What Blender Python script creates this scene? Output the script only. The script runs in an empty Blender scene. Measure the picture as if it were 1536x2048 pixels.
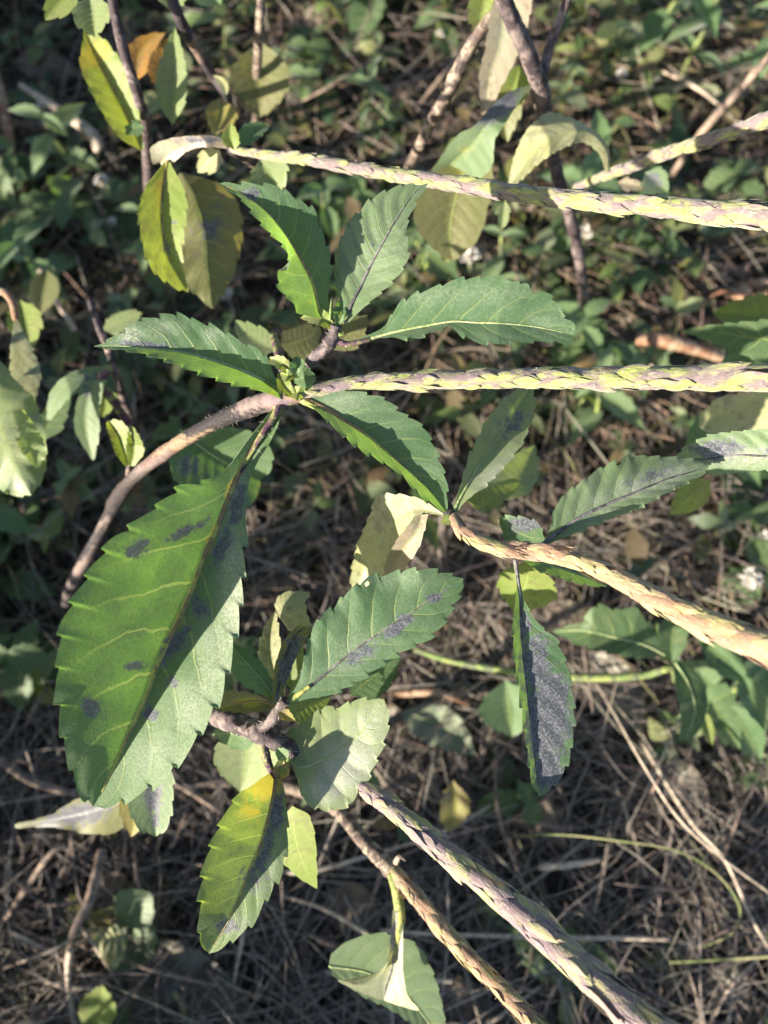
import bpy, math, random
import numpy as np
from mathutils import Vector, Matrix, Quaternion
R = random.Random(7)
RN = np.random.RandomState(11)
SC = bpy.context.scene
COL = SC.collection

# ------------------------------------------------------------------ camera
PITCH = math.radians(76)
HFOV = math.radians(53)
TH = math.tan(HFOV / 2)
CAM = np.array([0.0, 0.0, 0.43])
FW = np.array([0.0, math.cos(PITCH), -math.sin(PITCH)])
UP = np.array([0.0, math.sin(PITCH), math.cos(PITCH)])
RT = np.array([1.0, 0.0, 0.0])
cam = bpy.data.cameras.new('camera'); camo = bpy.data.objects.new('camera', cam); COL.objects.link(camo)
camo.location = CAM; camo.rotation_euler = (math.pi / 2 - PITCH, 0, 0)
cam.sensor_fit = 'HORIZONTAL'; cam.angle = HFOV
cam.clip_start = 0.01; cam.clip_end = 200
cam.dof.use_dof = True; cam.dof.focus_distance = 0.203
cam.dof.aperture_fstop = (cam.lens / 1000) / 0.0028
SC.camera = camo

# ------------------------------------------------------------------ light
S_CAM = np.array([-0.80, -0.43, 0.42]); S_CAM /= np.linalg.norm(S_CAM)
SUN = RT * S_CAM[0] + UP * S_CAM[1] - FW * S_CAM[2]
ELEV = math.asin(SUN[2]); AZ = math.atan2(SUN[0], SUN[1])
world = bpy.data.worlds.new('World'); SC.world = world; world.use_nodes = True
wn = world.node_tree; wn.nodes.clear()
sky = wn.nodes.new('ShaderNodeTexSky'); sky.sky_type = 'NISHITA'; sky.sun_disc = False
sky.sun_elevation = ELEV; sky.sun_rotation = AZ
bg = wn.nodes.new('ShaderNodeBackground'); bg.inputs[1].default_value = 0.066
wo = wn.nodes.new('ShaderNodeOutputWorld')
wn.links.new(sky.outputs[0], bg.inputs[0]); wn.links.new(bg.outputs[0], wo.inputs[0])
sl = bpy.data.lights.new('sun', 'SUN'); sl.energy = 5.0; sl.angle = math.radians(0.6); sl.color = (1, 0.89, 0.72)
so = bpy.data.objects.new('sun', sl); COL.objects.link(so)
so.rotation_euler = Vector(-SUN).to_track_quat('-Z', 'Y').to_euler(); so.location = (-1, -1, 2)
SC.view_settings.view_transform = 'Standard'; SC.view_settings.look = 'None'
SC.view_settings.gamma = 1; SC.view_settings.use_curve_mapping = False
SC.view_settings.exposure = 1.9

# ------------------------------------------------------------------ geometry helpers
def P(x, y, d):
    """world point(s) at photo position x, y and distance d along the view axis"""
    x = np.asarray(x, float); y = np.asarray(y, float); d = np.asarray(d, float)
    a = (x - 768) / 768 * TH; b = (1024 - y) / 768 * TH
    return CAM + d[..., None] * (FW + a[..., None] * RT + b[..., None] * UP)
def G(x, y, z=0.0):
    """depth at which the ray meets height z"""
    a = (x - 768) / 768 * TH; b = (1024 - y) / 768 * TH
    v = FW + a * RT + b * UP
    return (z - CAM[2]) / v[2]
def PG(x, y, z=0.0): return P(x, y, G(x, y, z))
def PXM(d): return d * TH / 768           # metres per photo pixel at depth d
def to_px(p):
    q = np.asarray(p) - CAM; d = q @ FW
    return 768 + (q @ RT) / d * 768 / TH, 1024 - (q @ UP) / d * 768 / TH, d

def catmull(pts, n):
    p = np.asarray(pts, float)
    if len(p) == 2:
        t = np.linspace(0, 1, n)[:, None]; return p[0] * (1 - t) + p[1] * t
    e = np.vstack([2 * p[0] - p[1], p, 2 * p[-1] - p[-2]])
    out = []
    for i in range(1, len(e) - 2):
        t = np.linspace(0, 1, 16, endpoint=False)[:, None]
        a, b, c, d = e[i - 1], e[i], e[i + 1], e[i + 2]
        out.append(0.5 * (2 * b + (c - a) * t + (2 * a - 5 * b + 4 * c - d) * t ** 2 + (-a + 3 * b - 3 * c + d) * t ** 3))
    out.append(p[-1:]); o = np.vstack(out)
    s = np.r_[0, np.cumsum(np.linalg.norm(np.diff(o[:, :2] if o.shape[1] > 2 and USE2D else o, axis=0), axis=1))]
    s /= s[-1]; t = np.linspace(0, 1, n)
    return np.stack([np.interp(t, s, o[:, k]) for k in range(o.shape[1])], 1)
USE2D = True
def prof(v, n):
    """scalar or list of control values to n samples"""
    if np.isscalar(v): return np.full(n, float(v))
    v = np.asarray(v, float); return np.interp(np.linspace(0, 1, n), np.linspace(0, 1, len(v)), v)
def noise1(n, k, seed):
    r = np.random.RandomState(seed); return np.interp(np.linspace(0, k, n), np.arange(k + 1), r.uniform(-1, 1, k + 1))

def mesh(name, verts, faces, uv=None, col=None, smooth=True):
    m = bpy.data.meshes.new(name)
    verts = np.asarray(verts, np.float32); faces = np.asarray(faces, np.int32)
    k = faces.shape[1]
    m.vertices.add(len(verts)); m.vertices.foreach_set('co', verts.ravel())
    m.loops.add(faces.size); m.loops.foreach_set('vertex_index', faces.ravel())
    m.polygons.add(len(faces)); m.polygons.foreach_set('loop_start', np.arange(0, faces.size, k, dtype=np.int32))
    if smooth: m.polygons.foreach_set('use_smooth', np.ones(len(faces), bool))
    m.update(calc_edges=True)
    if uv is not None:
        l = m.uv_layers.new(name='UVMap'); l.data.foreach_set('uv', np.asarray(uv, np.float32)[faces.ravel()].ravel())
    if col is not None:
        c = np.ones((len(verts), 4), np.float32); c[:, :3] = col
        a = m.color_attributes.new('marks', 'FLOAT_COLOR', 'POINT'); a.data.foreach_set('color', c.ravel())
    return m
def obj(name, m, mat, parent=None, origin=None):
    if mat is not None and not m.materials: m.materials.append(mat)
    o = bpy.data.objects.new(name, m); COL.objects.link(o)
    if parent is not None: o.parent = parent
    return o
def base_of(parent):
    b = np.zeros(3)
    while parent is not None:
        b = b + np.array(parent.location); parent = parent.parent
    return b
def tag(o, label, cat, group=None, kind=None):
    if label: o['label'] = label
    if cat: o['category'] = cat
    if group: o['group'] = group
    if kind: o['kind'] = kind
    return o
def thing(name, loc, label, cat, group=None):
    o = bpy.data.objects.new(name, None); COL.objects.link(o); o.empty_display_size = 0.01
    o.location = [float(c) for c in loc]
    return tag(o, label, cat, group)

# ------------------------------------------------------------------ materials
MATS = {}
class NT:
    def __init__(s, name):
        s.m = bpy.data.materials.new(name); s.m.use_nodes = True; s.t = s.m.node_tree; s.t.nodes.clear()
        s.out = s.n('ShaderNodeOutputMaterial')
    def n(s, t, **k):
        x = s.t.nodes.new(t)
        for a, b in k.items(): setattr(x, a, b)
        return x
    def l(s, a, b): s.t.links.new(a, b)
    def put(s, sock, v):
        if isinstance(v, bpy.types.NodeSocket): s.l(v, sock)
        elif isinstance(v, (tuple, list)): sock.default_value = (*v, 1)[:4] if sock.type == 'RGBA' else v
        else: sock.default_value = v
    def math(s, op, a, b=0.0, c=0.0, clamp=False):
        x = s.n('ShaderNodeMath', operation=op, use_clamp=clamp)
        s.put(x.inputs[0], a); s.put(x.inputs[1], b); s.put(x.inputs[2], c); return x.outputs[0]
    def mix(s, f, a, b, bt='MIX'):
        x = s.n('ShaderNodeMix', data_type='RGBA', blend_type=bt)
        s.put(x.inputs[0], f); s.put(x.inputs[6], a); s.put(x.inputs[7], b); return x.outputs[2]
    def mapr(s, v, a, b, c=0.0, d=1.0):
        x = s.n('ShaderNodeMapRange'); x.interpolation_type = 'SMOOTHSTEP'
        s.put(x.inputs[0], v); s.put(x.inputs[1], a); s.put(x.inputs[2], b); s.put(x.inputs[3], c); s.put(x.inputs[4], d); return x.outputs[0]
    def noise(s, vec, scale, detail=3, rough=0.55, dist=0.0):
        x = s.n('ShaderNodeTexNoise'); s.l(vec, x.inputs['Vector']); x.inputs['Scale'].default_value = scale
        x.inputs['Detail'].default_value = detail; x.inputs['Roughness'].default_value = rough; x.inputs['Distortion'].default_value = dist
        return x.outputs[0]
    def coord(s, k='Object'): return s.n('ShaderNodeTexCoord').outputs[k]
    def rnd(s): return s.n('ShaderNodeObjectInfo').outputs['Random']

def leaf_mat(name, c1, c2, veinc=(0.30, 0.36, 0.10), yellow=(0.36, 0.33, 0.05), trans=(0.19, 0.36, 0.04), tw=0.42, nveins=9, rough=0.5, powder=0.12, purple=(0.088, 0.09, 0.122), spots=0.0):
    if name in MATS: return MATS[name]
    s = NT(name); co = s.coord()
    uv = s.n('ShaderNodeUVMap'); sp = s.n('ShaderNodeSeparateXYZ'); s.l(uv.outputs[0], sp.inputs[0])
    u = sp.outputs[0]; v = s.math('ABSOLUTE', s.math('MULTIPLY', s.math('SUBTRACT', sp.outputs[1], 0.5), 2.0))
    side = s.math('GREATER_THAN', sp.outputs[1], 0.5)
    at = s.n('ShaderNodeAttribute', attribute_name='marks'); sa = s.n('ShaderNodeSeparateColor'); s.l(at.outputs['Color'], sa.inputs[0])
    n1 = s.noise(co, 90, 4); n2 = s.noise(co, 420, 3); n3 = s.noise(co, 1500, 2)
    wob = s.math('MULTIPLY', s.math('SUBTRACT', n1, 0.5), 0.05)
    # side veins
    ph = s.math('ADD', s.math('SUBTRACT', u, s.math('MULTIPLY', s.math('POWER', v, 1.25), 0.17)), wob)
    ph = s.math('ADD', ph, s.math('MULTIPLY', side, 0.035))
    fr = s.math('FRACT', s.math('MULTIPLY', ph, float(nveins)))
    dist = s.math('MINIMUM', fr, s.math('SUBTRACT', 1.0, fr))
    vein = s.mapr(dist, 0.018, 0.05, 1.0, 0.0)
    vein = s.math('MULTIPLY', vein, s.mapr(v, 0.35, 0.95, 1.0, 0.12))
    vein = s.math('MULTIPLY', vein, s.mapr(u, 0.10, 0.2))
    mrib = s.mapr(v, 0.012, 0.04, 1.0, 0.0)
    # small net of veins
    vo = s.n('ShaderNodeTexVoronoi', feature='DISTANCE_TO_EDGE'); s.l(co, vo.inputs['Vector']); vo.inputs['Scale'].default_value = 420
    net = s.mapr(vo.outputs[0], 0.0, 0.10, 1.0, 0.0)
    base = s.mix(s.mapr(n1, 0.3, 0.7), c1, c2)
    base = s.mix(s.math('MULTIPLY', s.mapr(n3, 0.35, 0.75), 0.35), base, s.mix(0.5, base, (0.02, 0.03, 0.01), 'MULTIPLY'))
    # yellowing
    yf = s.mapr(s.math('ADD', sa.outputs[1], s.math('MULTIPLY', s.math('SUBTRACT', n2, 0.5), 0.9)), 0.35, 0.75)
    yf = s.math('MULTIPLY', yf, s.math('GREATER_THAN', sa.outputs[1], 0.02))
    base = s.mix(yf, base, yellow)
    base = s.mix(s.math('MULTIPLY', net, 0.07), base, veinc)
    vm = s.math('MAXIMUM', s.math('MULTIPLY', vein, 0.52), s.math('MULTIPLY', mrib, 0.85))
    base = s.mix(vm, base, veinc)
    base = s.mix(s.mapr(s.noise(co, 2600, 1), .70, .76, 0, .8), base, (0.015, 0.015, 0.012))
    if spots:
        sp_n = s.math('MULTIPLY', s.mapr(s.math('ADD', s.math('MULTIPLY', n2, .6), s.math('MULTIPLY', n1, .5)), .54, .68), spots)
        base = s.mix(sp_n, base, (0.13, 0.085, 0.045))
    # pale powdery bloom over everything; marks add more, and paint in sunlit paleness
    pw = s.mapr(s.math('ADD', s.math('MULTIPLY', n3, 0.6), s.math('MULTIPLY', n1, 0.4)), 0.42, 0.62)
    pamt = s.math('ADD', s.math('MULTIPLY', pw, powder), s.math('MULTIPLY', sa.outputs[2], s.mapr(n3, 0.25, 0.6, 0.35, 0.9)), clamp=True)
    base = s.mix(pamt, base, s.mix(sa.outputs[2], (0.23, 0.33, 0.21), (0.46, 0.48, 0.40)))
    # purple grey mildewed blotches, speckled at the edge
    pf = s.math('ADD', sa.outputs[0], s.math('MULTIPLY', s.math('SUBTRACT', n2, 0.5), 1.3))
    pf = s.math('ADD', pf, s.math('MULTIPLY', s.math('SUBTRACT', n3, 0.5), 0.8)); pf = s.math('ADD', pf, s.math('MULTIPLY', s.math('SUBTRACT', n1, 0.5), 0.9))
    pf = s.math('MULTIPLY', s.mapr(pf, 0.32, 0.72), s.math('GREATER_THAN', sa.outputs[0], 0.03))
    pc = s.mix(s.mapr(n3, 0.42, 0.68), purple, (0.23, 0.24, 0.285))
    base = s.mix(s.math('MULTIPLY', pf, 0.92), base, pc)
    # light that comes through
    tc = s.mix(s.mapr(n1, 0.3, 0.7), trans, tuple(c * 0.5 for c in trans))
    tc = s.mix(yf, tc, (0.46, 0.40, 0.04)); tc = s.mix(s.math('MULTIPLY', vm, 0.8), tc, (0.5, 0.6, 0.16))
    if spots: tc = s.mix(sp_n, tc, (0.18, 0.10, 0.03))
    tc = s.mix(s.math('MULTIPLY', net, 0.12), tc, (0.45, 0.58, 0.10))
    tc = s.mix(s.math('MULTIPLY', pf, 0.9), tc, (0.05, 0.05, 0.05))
    hgt = s.math('SUBTRACT', s.math('MULTIPLY', n2, 0.5), s.math('ADD', s.math('MULTIPLY', net, 0.12), s.math('MULTIPLY', vein, 0.7)))
    hgt = s.math('ADD', hgt, s.math('MULTIPLY', n3, 0.5))
    b = s.n('ShaderNodeBump'); b.inputs['Strength'].default_value = 0.4; b.inputs['Distance'].default_value = 0.0003; s.l(hgt, b.inputs['Height'])
    pr = s.n('ShaderNodeBsdfPrincipled'); s.l(base, pr.inputs['Base Color']); s.put(pr.inputs['Roughness'], rough); pr.inputs['Specular IOR Level'].default_value = 0.42
    pr.inputs['Sheen Weight'].default_value = 0.45; pr.inputs['Sheen Roughness'].default_value = 0.4; s.l(b.outputs[0], pr.inputs['Normal'])
    tr = s.n('ShaderNodeBsdfTranslucent'); s.l(tc, tr.inputs[0]); s.l(b.outputs[0], tr.inputs['Normal'])
    mx = s.n('ShaderNodeMixShader'); mx.inputs[0].default_value = tw; s.l(pr.outputs[0], mx.inputs[1]); s.l(tr.outputs[0], mx.inputs[2])
    s.l(mx.outputs[0], s.out.inputs[0]); MATS[name] = s.m; return s.m

def mottle_mat(name, cols, scale=180, stretch=None, rough=0.75, bump=0.5, th=(0.42, 0.55), fine=900, trans=0.0):
    """two to four colours in blotches"""
    if name in MATS: return MATS[name]
    s = NT(name); co = s.coord()
    c = cols[0]
    for i, k in enumerate(cols[1:]):
        mp = s.n('ShaderNodeVectorMath', operation='ADD'); s.l(co, mp.inputs[0]); mp.inputs[1].default_value = (i * .37, i * .11, i * .73)
        n = s.noise(mp.outputs[0], scale * (1 + 0.35 * i), 4, 0.6, 0.6)
        c = s.mix(s.mapr(n, th[0] + 0.03 * i, th[1] + 0.03 * i), c, k)
    f = s.noise(co, fine, 3)
    c = s.mix(s.math('MULTIPLY', s.mapr(f, 0.4, 0.7), 0.5), c, s.mix(0.6, c, (0.25, 0.22, 0.22), 'MULTIPLY'))
    b = s.n('ShaderNodeBump'); b.inputs['Strength'].default_value = bump; b.inputs['Distance'].default_value = 0.0006
    s.l(s.math('ADD', f, s.noise(co, scale * 1.6, 3)), b.inputs['Height'])
    pr = s.n('ShaderNodeBsdfPrincipled'); s.put(pr.inputs['Base Color'], c); pr.inputs['Roughness'].default_value = rough
    pr.inputs['Specular IOR Level'].default_value = 0.3; s.l(b.outputs[0], pr.inputs['Normal'])
    if trans:
        tr = s.n('ShaderNodeBsdfTranslucent'); s.put(tr.inputs[0], c)
        mx = s.n('ShaderNodeMixShader'); mx.inputs[0].default_value = trans; s.l(pr.outputs[0], mx.inputs[1]); s.l(tr.outputs[0], mx.inputs[2]); s.l(mx.outputs[0], s.out.inputs[0])
    else: s.l(pr.outputs[0], s.out.inputs[0])
    MATS[name] = s.m; return s.m

def tint_mat(name, trans=0.0, rough=0.7, scale=300, sat=1.0):
    """colour from the mesh's own colour attribute, with grain"""
    if name in MATS: return MATS[name]
    s = NT(name); co = s.coord(); at = s.n('ShaderNodeAttribute', attribute_name='marks')
    n = s.noise(co, scale, 4); f = s.noise(co, scale * 4, 2)
    c = s.mix(s.mapr(n, 0.3, 0.75, 0.0, 0.45), at.outputs['Color'], s.mix(1.0, at.outputs['Color'], (0.45, 0.42, 0.40), 'MULTIPLY'))
    c = s.mix(s.mapr(f, 0.5, 0.8, 0.0, 0.25), c, (0.30, 0.27, 0.22))
    b = s.n('ShaderNodeBump'); b.inputs['Strength'].default_value = 0.4; b.inputs['Distance'].default_value = 0.0005; s.l(n, b.inputs['Height'])
    pr = s.n('ShaderNodeBsdfPrincipled'); s.l(c, pr.inputs['Base Color']); pr.inputs['Roughness'].default_value = rough; pr.inputs['Specular IOR Level'].default_value = 0.35
    s.l(b.outputs[0], pr.inputs['Normal'])
    if trans:
        tr = s.n('ShaderNodeBsdfTranslucent'); tcc = s.mix(1.0, c, (2.6, 2.6, 1.2), 'MULTIPLY'); s.l(tcc, tr.inputs[0])
        mx = s.n('ShaderNodeMixShader'); mx.inputs[0].default_value = trans; s.l(pr.outputs[0], mx.inputs[1]); s.l(tr.outputs[0], mx.inputs[2]); s.l(mx.outputs[0], s.out.inputs[0])
    else: s.l(pr.outputs[0], s.out.inputs[0])
    MATS[name] = s.m; return s.m

def spike_mat(name, cols, edge, axis=(1, 0, 0)):
    """soft lengthwise smudges that run on from bract to bract, dusted with pale hairs"""
    if name in MATS: return MATS[name]
    s = NT(name); co = s.n('ShaderNodeNewGeometry').outputs['Position']
    dt = s.n('ShaderNodeVectorMath', operation='DOT_PRODUCT'); s.l(co, dt.inputs[0]); dt.inputs[1].default_value = axis      # stretch the pattern along the spike
    sv = s.n('ShaderNodeVectorMath', operation='SCALE'); sv.inputs[0].default_value = tuple(-0.68 * a for a in axis); s.l(dt.outputs['Value'], sv.inputs['Scale'])
    av = s.n('ShaderNodeVectorMath', operation='ADD'); s.l(co, av.inputs[0]); s.l(sv.outputs[0], av.inputs[1]); pos0 = co; co = av.outputs[0]
    uv = s.n('ShaderNodeUVMap'); sp = s.n('ShaderNodeSeparateXYZ'); s.l(uv.outputs[0], sp.inputs[0])
    v = s.math('ABSOLUTE', s.math('MULTIPLY', s.math('SUBTRACT', sp.outputs[1], 0.5), 2.0))
    n1 = s.noise(co, 190, 3, .55, .6); n2 = s.noise(co, 420, 4, .6, .5); n3 = s.noise(co, 1900, 3)
    lc = s.noise(s.coord(), 1.1, 2)
    w = s.math('ADD', s.math('MULTIPLY', n1, .6), s.math('MULTIPLY', lc, .4))
    c = s.mix(s.mapr(w, .38, .62), cols[0], cols[1]); c = s.mix(s.mapr(n2, .42, .66), c, cols[2])
    m = s.math('ADD', s.math('MULTIPLY', n2, .45), s.math('ADD', s.math('MULTIPLY', s.noise(co, 210, 4), .55), s.math('MULTIPLY', s.math('POWER', v, 3.0), .07)))
    c = s.mix(s.mapr(m, .45, .62, 0, .85), c, cols[3]); c = s.mix(s.mapr(s.math('ADD', v, s.math('MULTIPLY', n3, .6)), 1.05, 1.5, 0, .55), c, edge)
    c = s.mix(s.mapr(n3, .52, .74, 0, .45), c, (0.46, 0.42, 0.37)); c = s.mix(s.mapr(n3, .44, .30, 0, .4), c, (0.10, 0.07, 0.08))
    b = s.n('ShaderNodeBump'); b.inputs['Strength'].default_value = 0.7; b.inputs['Distance'].default_value = 0.0005; s.l(s.math('ADD', n3, n2), b.inputs['Height'])
    pr = s.n('ShaderNodeBsdfPrincipled'); s.l(c, pr.inputs['Base Color']); pr.inputs['Roughness'].default_value = 0.75; pr.inputs['Specular IOR Level'].default_value = 0.25; s.l(b.outputs[0], pr.inputs['Normal']); pr.inputs['Sheen Weight'].default_value = .3
    tr = s.n('ShaderNodeBsdfTranslucent'); s.l(c, tr.inputs[0])
    mx = s.n('ShaderNodeMixShader'); mx.inputs[0].default_value = 0.12; s.l(pr.outputs[0], mx.inputs[1]); s.l(tr.outputs[0], mx.inputs[2]); s.l(mx.outputs[0], s.out.inputs[0])
    MATS[name] = s.m; return s.m

LM = dict(
    green=leaf_mat('leaf_green', (0.09, 0.17, 0.07), (0.13, 0.215, 0.09), trans=(0.165, 0.33, 0.05), powder=0.34),
    bright=leaf_mat('leaf_bright_green', (0.13, 0.21, 0.07), (0.18, 0.25, 0.10), trans=(0.28, 0.40, 0.05), powder=0.3),
    deep=leaf_mat('leaf_deep_green', (0.065, 0.14, 0.07), (0.10, 0.18, 0.085), trans=(0.30, 0.54, 0.07), powder=0.34, nveins=8),
    grey=leaf_mat('leaf_grey_green', (0.13, 0.205, 0.10), (0.18, 0.25, 0.13), powder=0.45, trans=(0.34, 0.46, 0.10)),
    pale=leaf_mat('leaf_pale_green', (0.22, 0.29, 0.12), (0.30, 0.35, 0.17), powder=0.35, trans=(0.38, 0.5, 0.09), spots=.25),
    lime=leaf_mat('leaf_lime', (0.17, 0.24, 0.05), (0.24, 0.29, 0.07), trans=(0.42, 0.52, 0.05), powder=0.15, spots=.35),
    yellow=leaf_mat('leaf_yellow', (0.28, 0.26, 0.06), (0.30, 0.22, 0.07), trans=(0.5, 0.40, 0.05), powder=0.12, spots=.6),
    orange=leaf_mat('leaf_orange', (0.40, 0.21, 0.04), (0.33, 0.16, 0.04), trans=(0.70, 0.36, 0.03), powder=0.08, yellow=(0.4, 0.26, 0.04), spots=.5),
    cream=leaf_mat('leaf_cream', (0.32, 0.32, 0.15), (0.40, 0.38, 0.22), trans=(0.46, 0.48, 0.16), powder=0.35, tw=0.3, spots=.55),
    pink=leaf_mat('leaf_dry_pink', (0.34, 0.26, 0.20), (0.40, 0.31, 0.25), trans=(0.5, 0.38, 0.22), powder=0.35, tw=0.3, spots=.5),
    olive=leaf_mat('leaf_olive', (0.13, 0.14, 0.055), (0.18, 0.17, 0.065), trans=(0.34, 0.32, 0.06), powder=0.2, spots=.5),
    weed=leaf_mat('leaf_weed', (0.06, 0.115, 0.05), (0.09, 0.15, 0.06), powder=0.12, nveins=6, spots=.2),
    dead=leaf_mat('leaf_dead_brown', (0.07, 0.042, 0.03), (0.11, 0.07, 0.05), veinc=(0.15, 0.11, 0.08), trans=(0.12, 0.06, 0.03), tw=0.1, powder=0.15, spots=.4),
    deadgrey=leaf_mat('leaf_dead_grey', (0.085, 0.068, 0.065), (0.13, 0.105, 0.095), veinc=(0.18, 0.14, 0.12), trans=(0.1, 0.06, 0.03), tw=0.08, powder=0.2, spots=.5),
    litterleaf=leaf_mat('leaf_withered_green', (0.13, 0.16, 0.11), (0.18, 0.20, 0.15), trans=(0.2, 0.22, 0.1), tw=0.15, powder=0.3, spots=.6),
)
M_STEM = mottle_mat('stem_bark', [(0.05, 0.04, 0.05), (0.22, 0.16, 0.13), (0.03, 0.025, 0.03)], scale=48, th=(0.47, 0.55))
M_STEMP = mottle_mat('stem_purple', [(0.09, 0.072, 0.078), (0.18, 0.145, 0.14), (0.045, 0.033, 0.038)], scale=140)
M_PET = mottle_mat('petiole_purple', [(0.10, 0.055, 0.08), (0.22, 0.24, 0.08), (0.06, 0.025, 0.05)], scale=140)
M_PETG = mottle_mat('petiole_green', [(0.24, 0.30, 0.08), (0.34, 0.33, 0.10), (0.14, 0.18, 0.06)], scale=200)
M_RIB = mottle_mat('midrib_yellow', [(0.38, 0.36, 0.10), (0.26, 0.18, 0.09)], scale=160)
M_RIBG = mottle_mat('midrib_green', [(0.24, 0.32, 0.13), (0.30, 0.34, 0.18)], scale=200)
M_RIBP = mottle_mat('midrib_purple', [(0.06, 0.055, 0.06), (0.15, 0.145, 0.15)], scale=260)
M_TWIG = mottle_mat('twig_grey', [(0.14, 0.105, 0.09), (0.27, 0.22, 0.17), (0.06, 0.045, 0.045)], scale=220)
M_GSTEM = mottle_mat('stem_green', [(0.13, 0.19, 0.06), (0.22, 0.26, 0.08), (0.10, 0.12, 0.07)], scale=120)
M_RACH = spike_mat('spike_green', [(0.22, 0.28, 0.065), (0.34, 0.36, 0.11), (0.33, 0.27, 0.19), (0.14, 0.10, 0.14)], (0.15, 0.10, 0.12))
M_RACHT = spike_mat('spike_tan', [(0.33, 0.26, 0.14), (0.30, 0.29, 0.08), (0.36, 0.26, 0.19), (0.24, 0.12, 0.065)], (0.17, 0.10, 0.07))
M_HAIR = mottle_mat('hair_white', [(0.55, 0.52, 0.48), (0.6, 0.58, 0.5)], scale=200)
M_STRAW = tint_mat('straw', trans=0.08)
M_COVER = tint_mat('ground_cover_leaf', trans=0.3, rough=0.5)

# ------------------------------------------------------------------ tubes
def tube_arrays(p, r, seg=10, squash=None):
    p = np.asarray(p); n = len(p)
    t = np.gradient(p, axis=0); t /= np.linalg.norm(t, axis=1)[:, None] + 1e-12
    a = np.cross(t[0], FW); a /= np.linalg.norm(a) + 1e-12
    fr = []
    for i in range(n):
        a = a - t[i] * (a @ t[i]); a /= np.linalg.norm(a) + 1e-12; fr.append((a.copy(), np.cross(t[i], a)))
    A = np.array([f[0] for f in fr]); B = np.array([f[1] for f in fr])
    th = np.linspace(0, 2 * math.pi, seg, endpoint=False)
    r = np.asarray(r)
    rr = r[:, None] if r.ndim == 1 else r
    V = p[:, None] + rr[..., None] * (np.cos(th)[None, :, None] * A[:, None] + np.sin(th)[None, :, None] * B[:, None])
    V = V.reshape(-1, 3)
    i, j = np.meshgrid(np.arange(n - 1), np.arange(seg), indexing='ij'); k = (j + 1) % seg
    F = np.stack([i * seg + j, i * seg + k, (i + 1) * seg + k, (i + 1) * seg + j], -1).reshape(-1, 4)
    # caps, as quads with a centre vertex repeated across pairs
    c0, c1 = len(V), len(V) + 1; V = np.vstack([V, p[:1], p[-1:]])
    caps = []
    for q in range(0, seg - 1, 2):
        caps.append([c0, (q + 2) % seg, q + 1, q]); o = (n - 1) * seg; caps.append([c1, o + q, o + q + 1, o + (q + 2) % seg])
    return V, np.vstack([F, caps]), (t, A, B)
def path(pts, n):
    """pts (x, y, depth) in the photo -> world points"""
    c = catmull(pts, n); return P(c[:, 0], c[:, 1], c[:, 2])
def tube(name, pts, w, mat, parent, n=40, seg=10, bump=0.06, seed=1, knots=None):
    """w: widths in photo pixels along the tube"""
    p = path(pts, n); dep = (p - CAM) @ FW
    r = prof(w, n) / 2 * PXM(dep)
    rs = np.random.RandomState(seed)
    rr = r[:, None] * (1 + bump * rs.uniform(-1, 1, (n, seg)))
    if knots:
        t = np.linspace(0, 1, n)
        for k, a in knots: rr *= (1 + a * np.exp(-((t - k) / 0.02) ** 2))[:, None]
    V, F, _ = tube_arrays(p, rr, seg)
    return obj(name, mesh(name, V - base_of(parent), F), mat, parent)
def hairs(name, pts, w, parent, n=160, length=9, seed=3):
    """short stiff hairs standing off a stem"""
    p = path(pts, 60); rs = np.random.RandomState(seed); V = []; F = []
    t = np.gradient(p, axis=0); t /= np.linalg.norm(t, axis=1)[:, None]
    ww = prof(w, 60)
    for k in range(n):
        i = rs.randint(0, 60); d = rs.normal(size=3); d -= t[i] * (d @ t[i]); d /= np.linalg.norm(d)
        pm = PXM((p[i] - CAM) @ FW); a = p[i] + d * ww[i] / 2 * pm * 0.9 + t[i] * rs.uniform(-.5, .5) * 8 * pm
        dd = d + rs.normal(size=3) * 0.35; dd /= np.linalg.norm(dd); L = length * pm * rs.uniform(.5, 1.2)
        s = np.cross(dd, t[i]); s /= np.linalg.norm(s); s2 = np.cross(dd, s); q = pm * 0.45
        b = len(V); V += [a + s * q, a - s * q * .5 + s2 * q * .8, a - s * q * .5 - s2 * q * .8, a + dd * L + t[i] * L * .2]
        F += [[b, b + 1, b + 3], [b + 1, b + 2, b + 3], [b + 2, b, b + 3]]
    o = obj(name, mesh(name, np.array(V) - base_of(parent), F), M_HAIR, parent); o['kind'] = 'stuff'; return o

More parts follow.
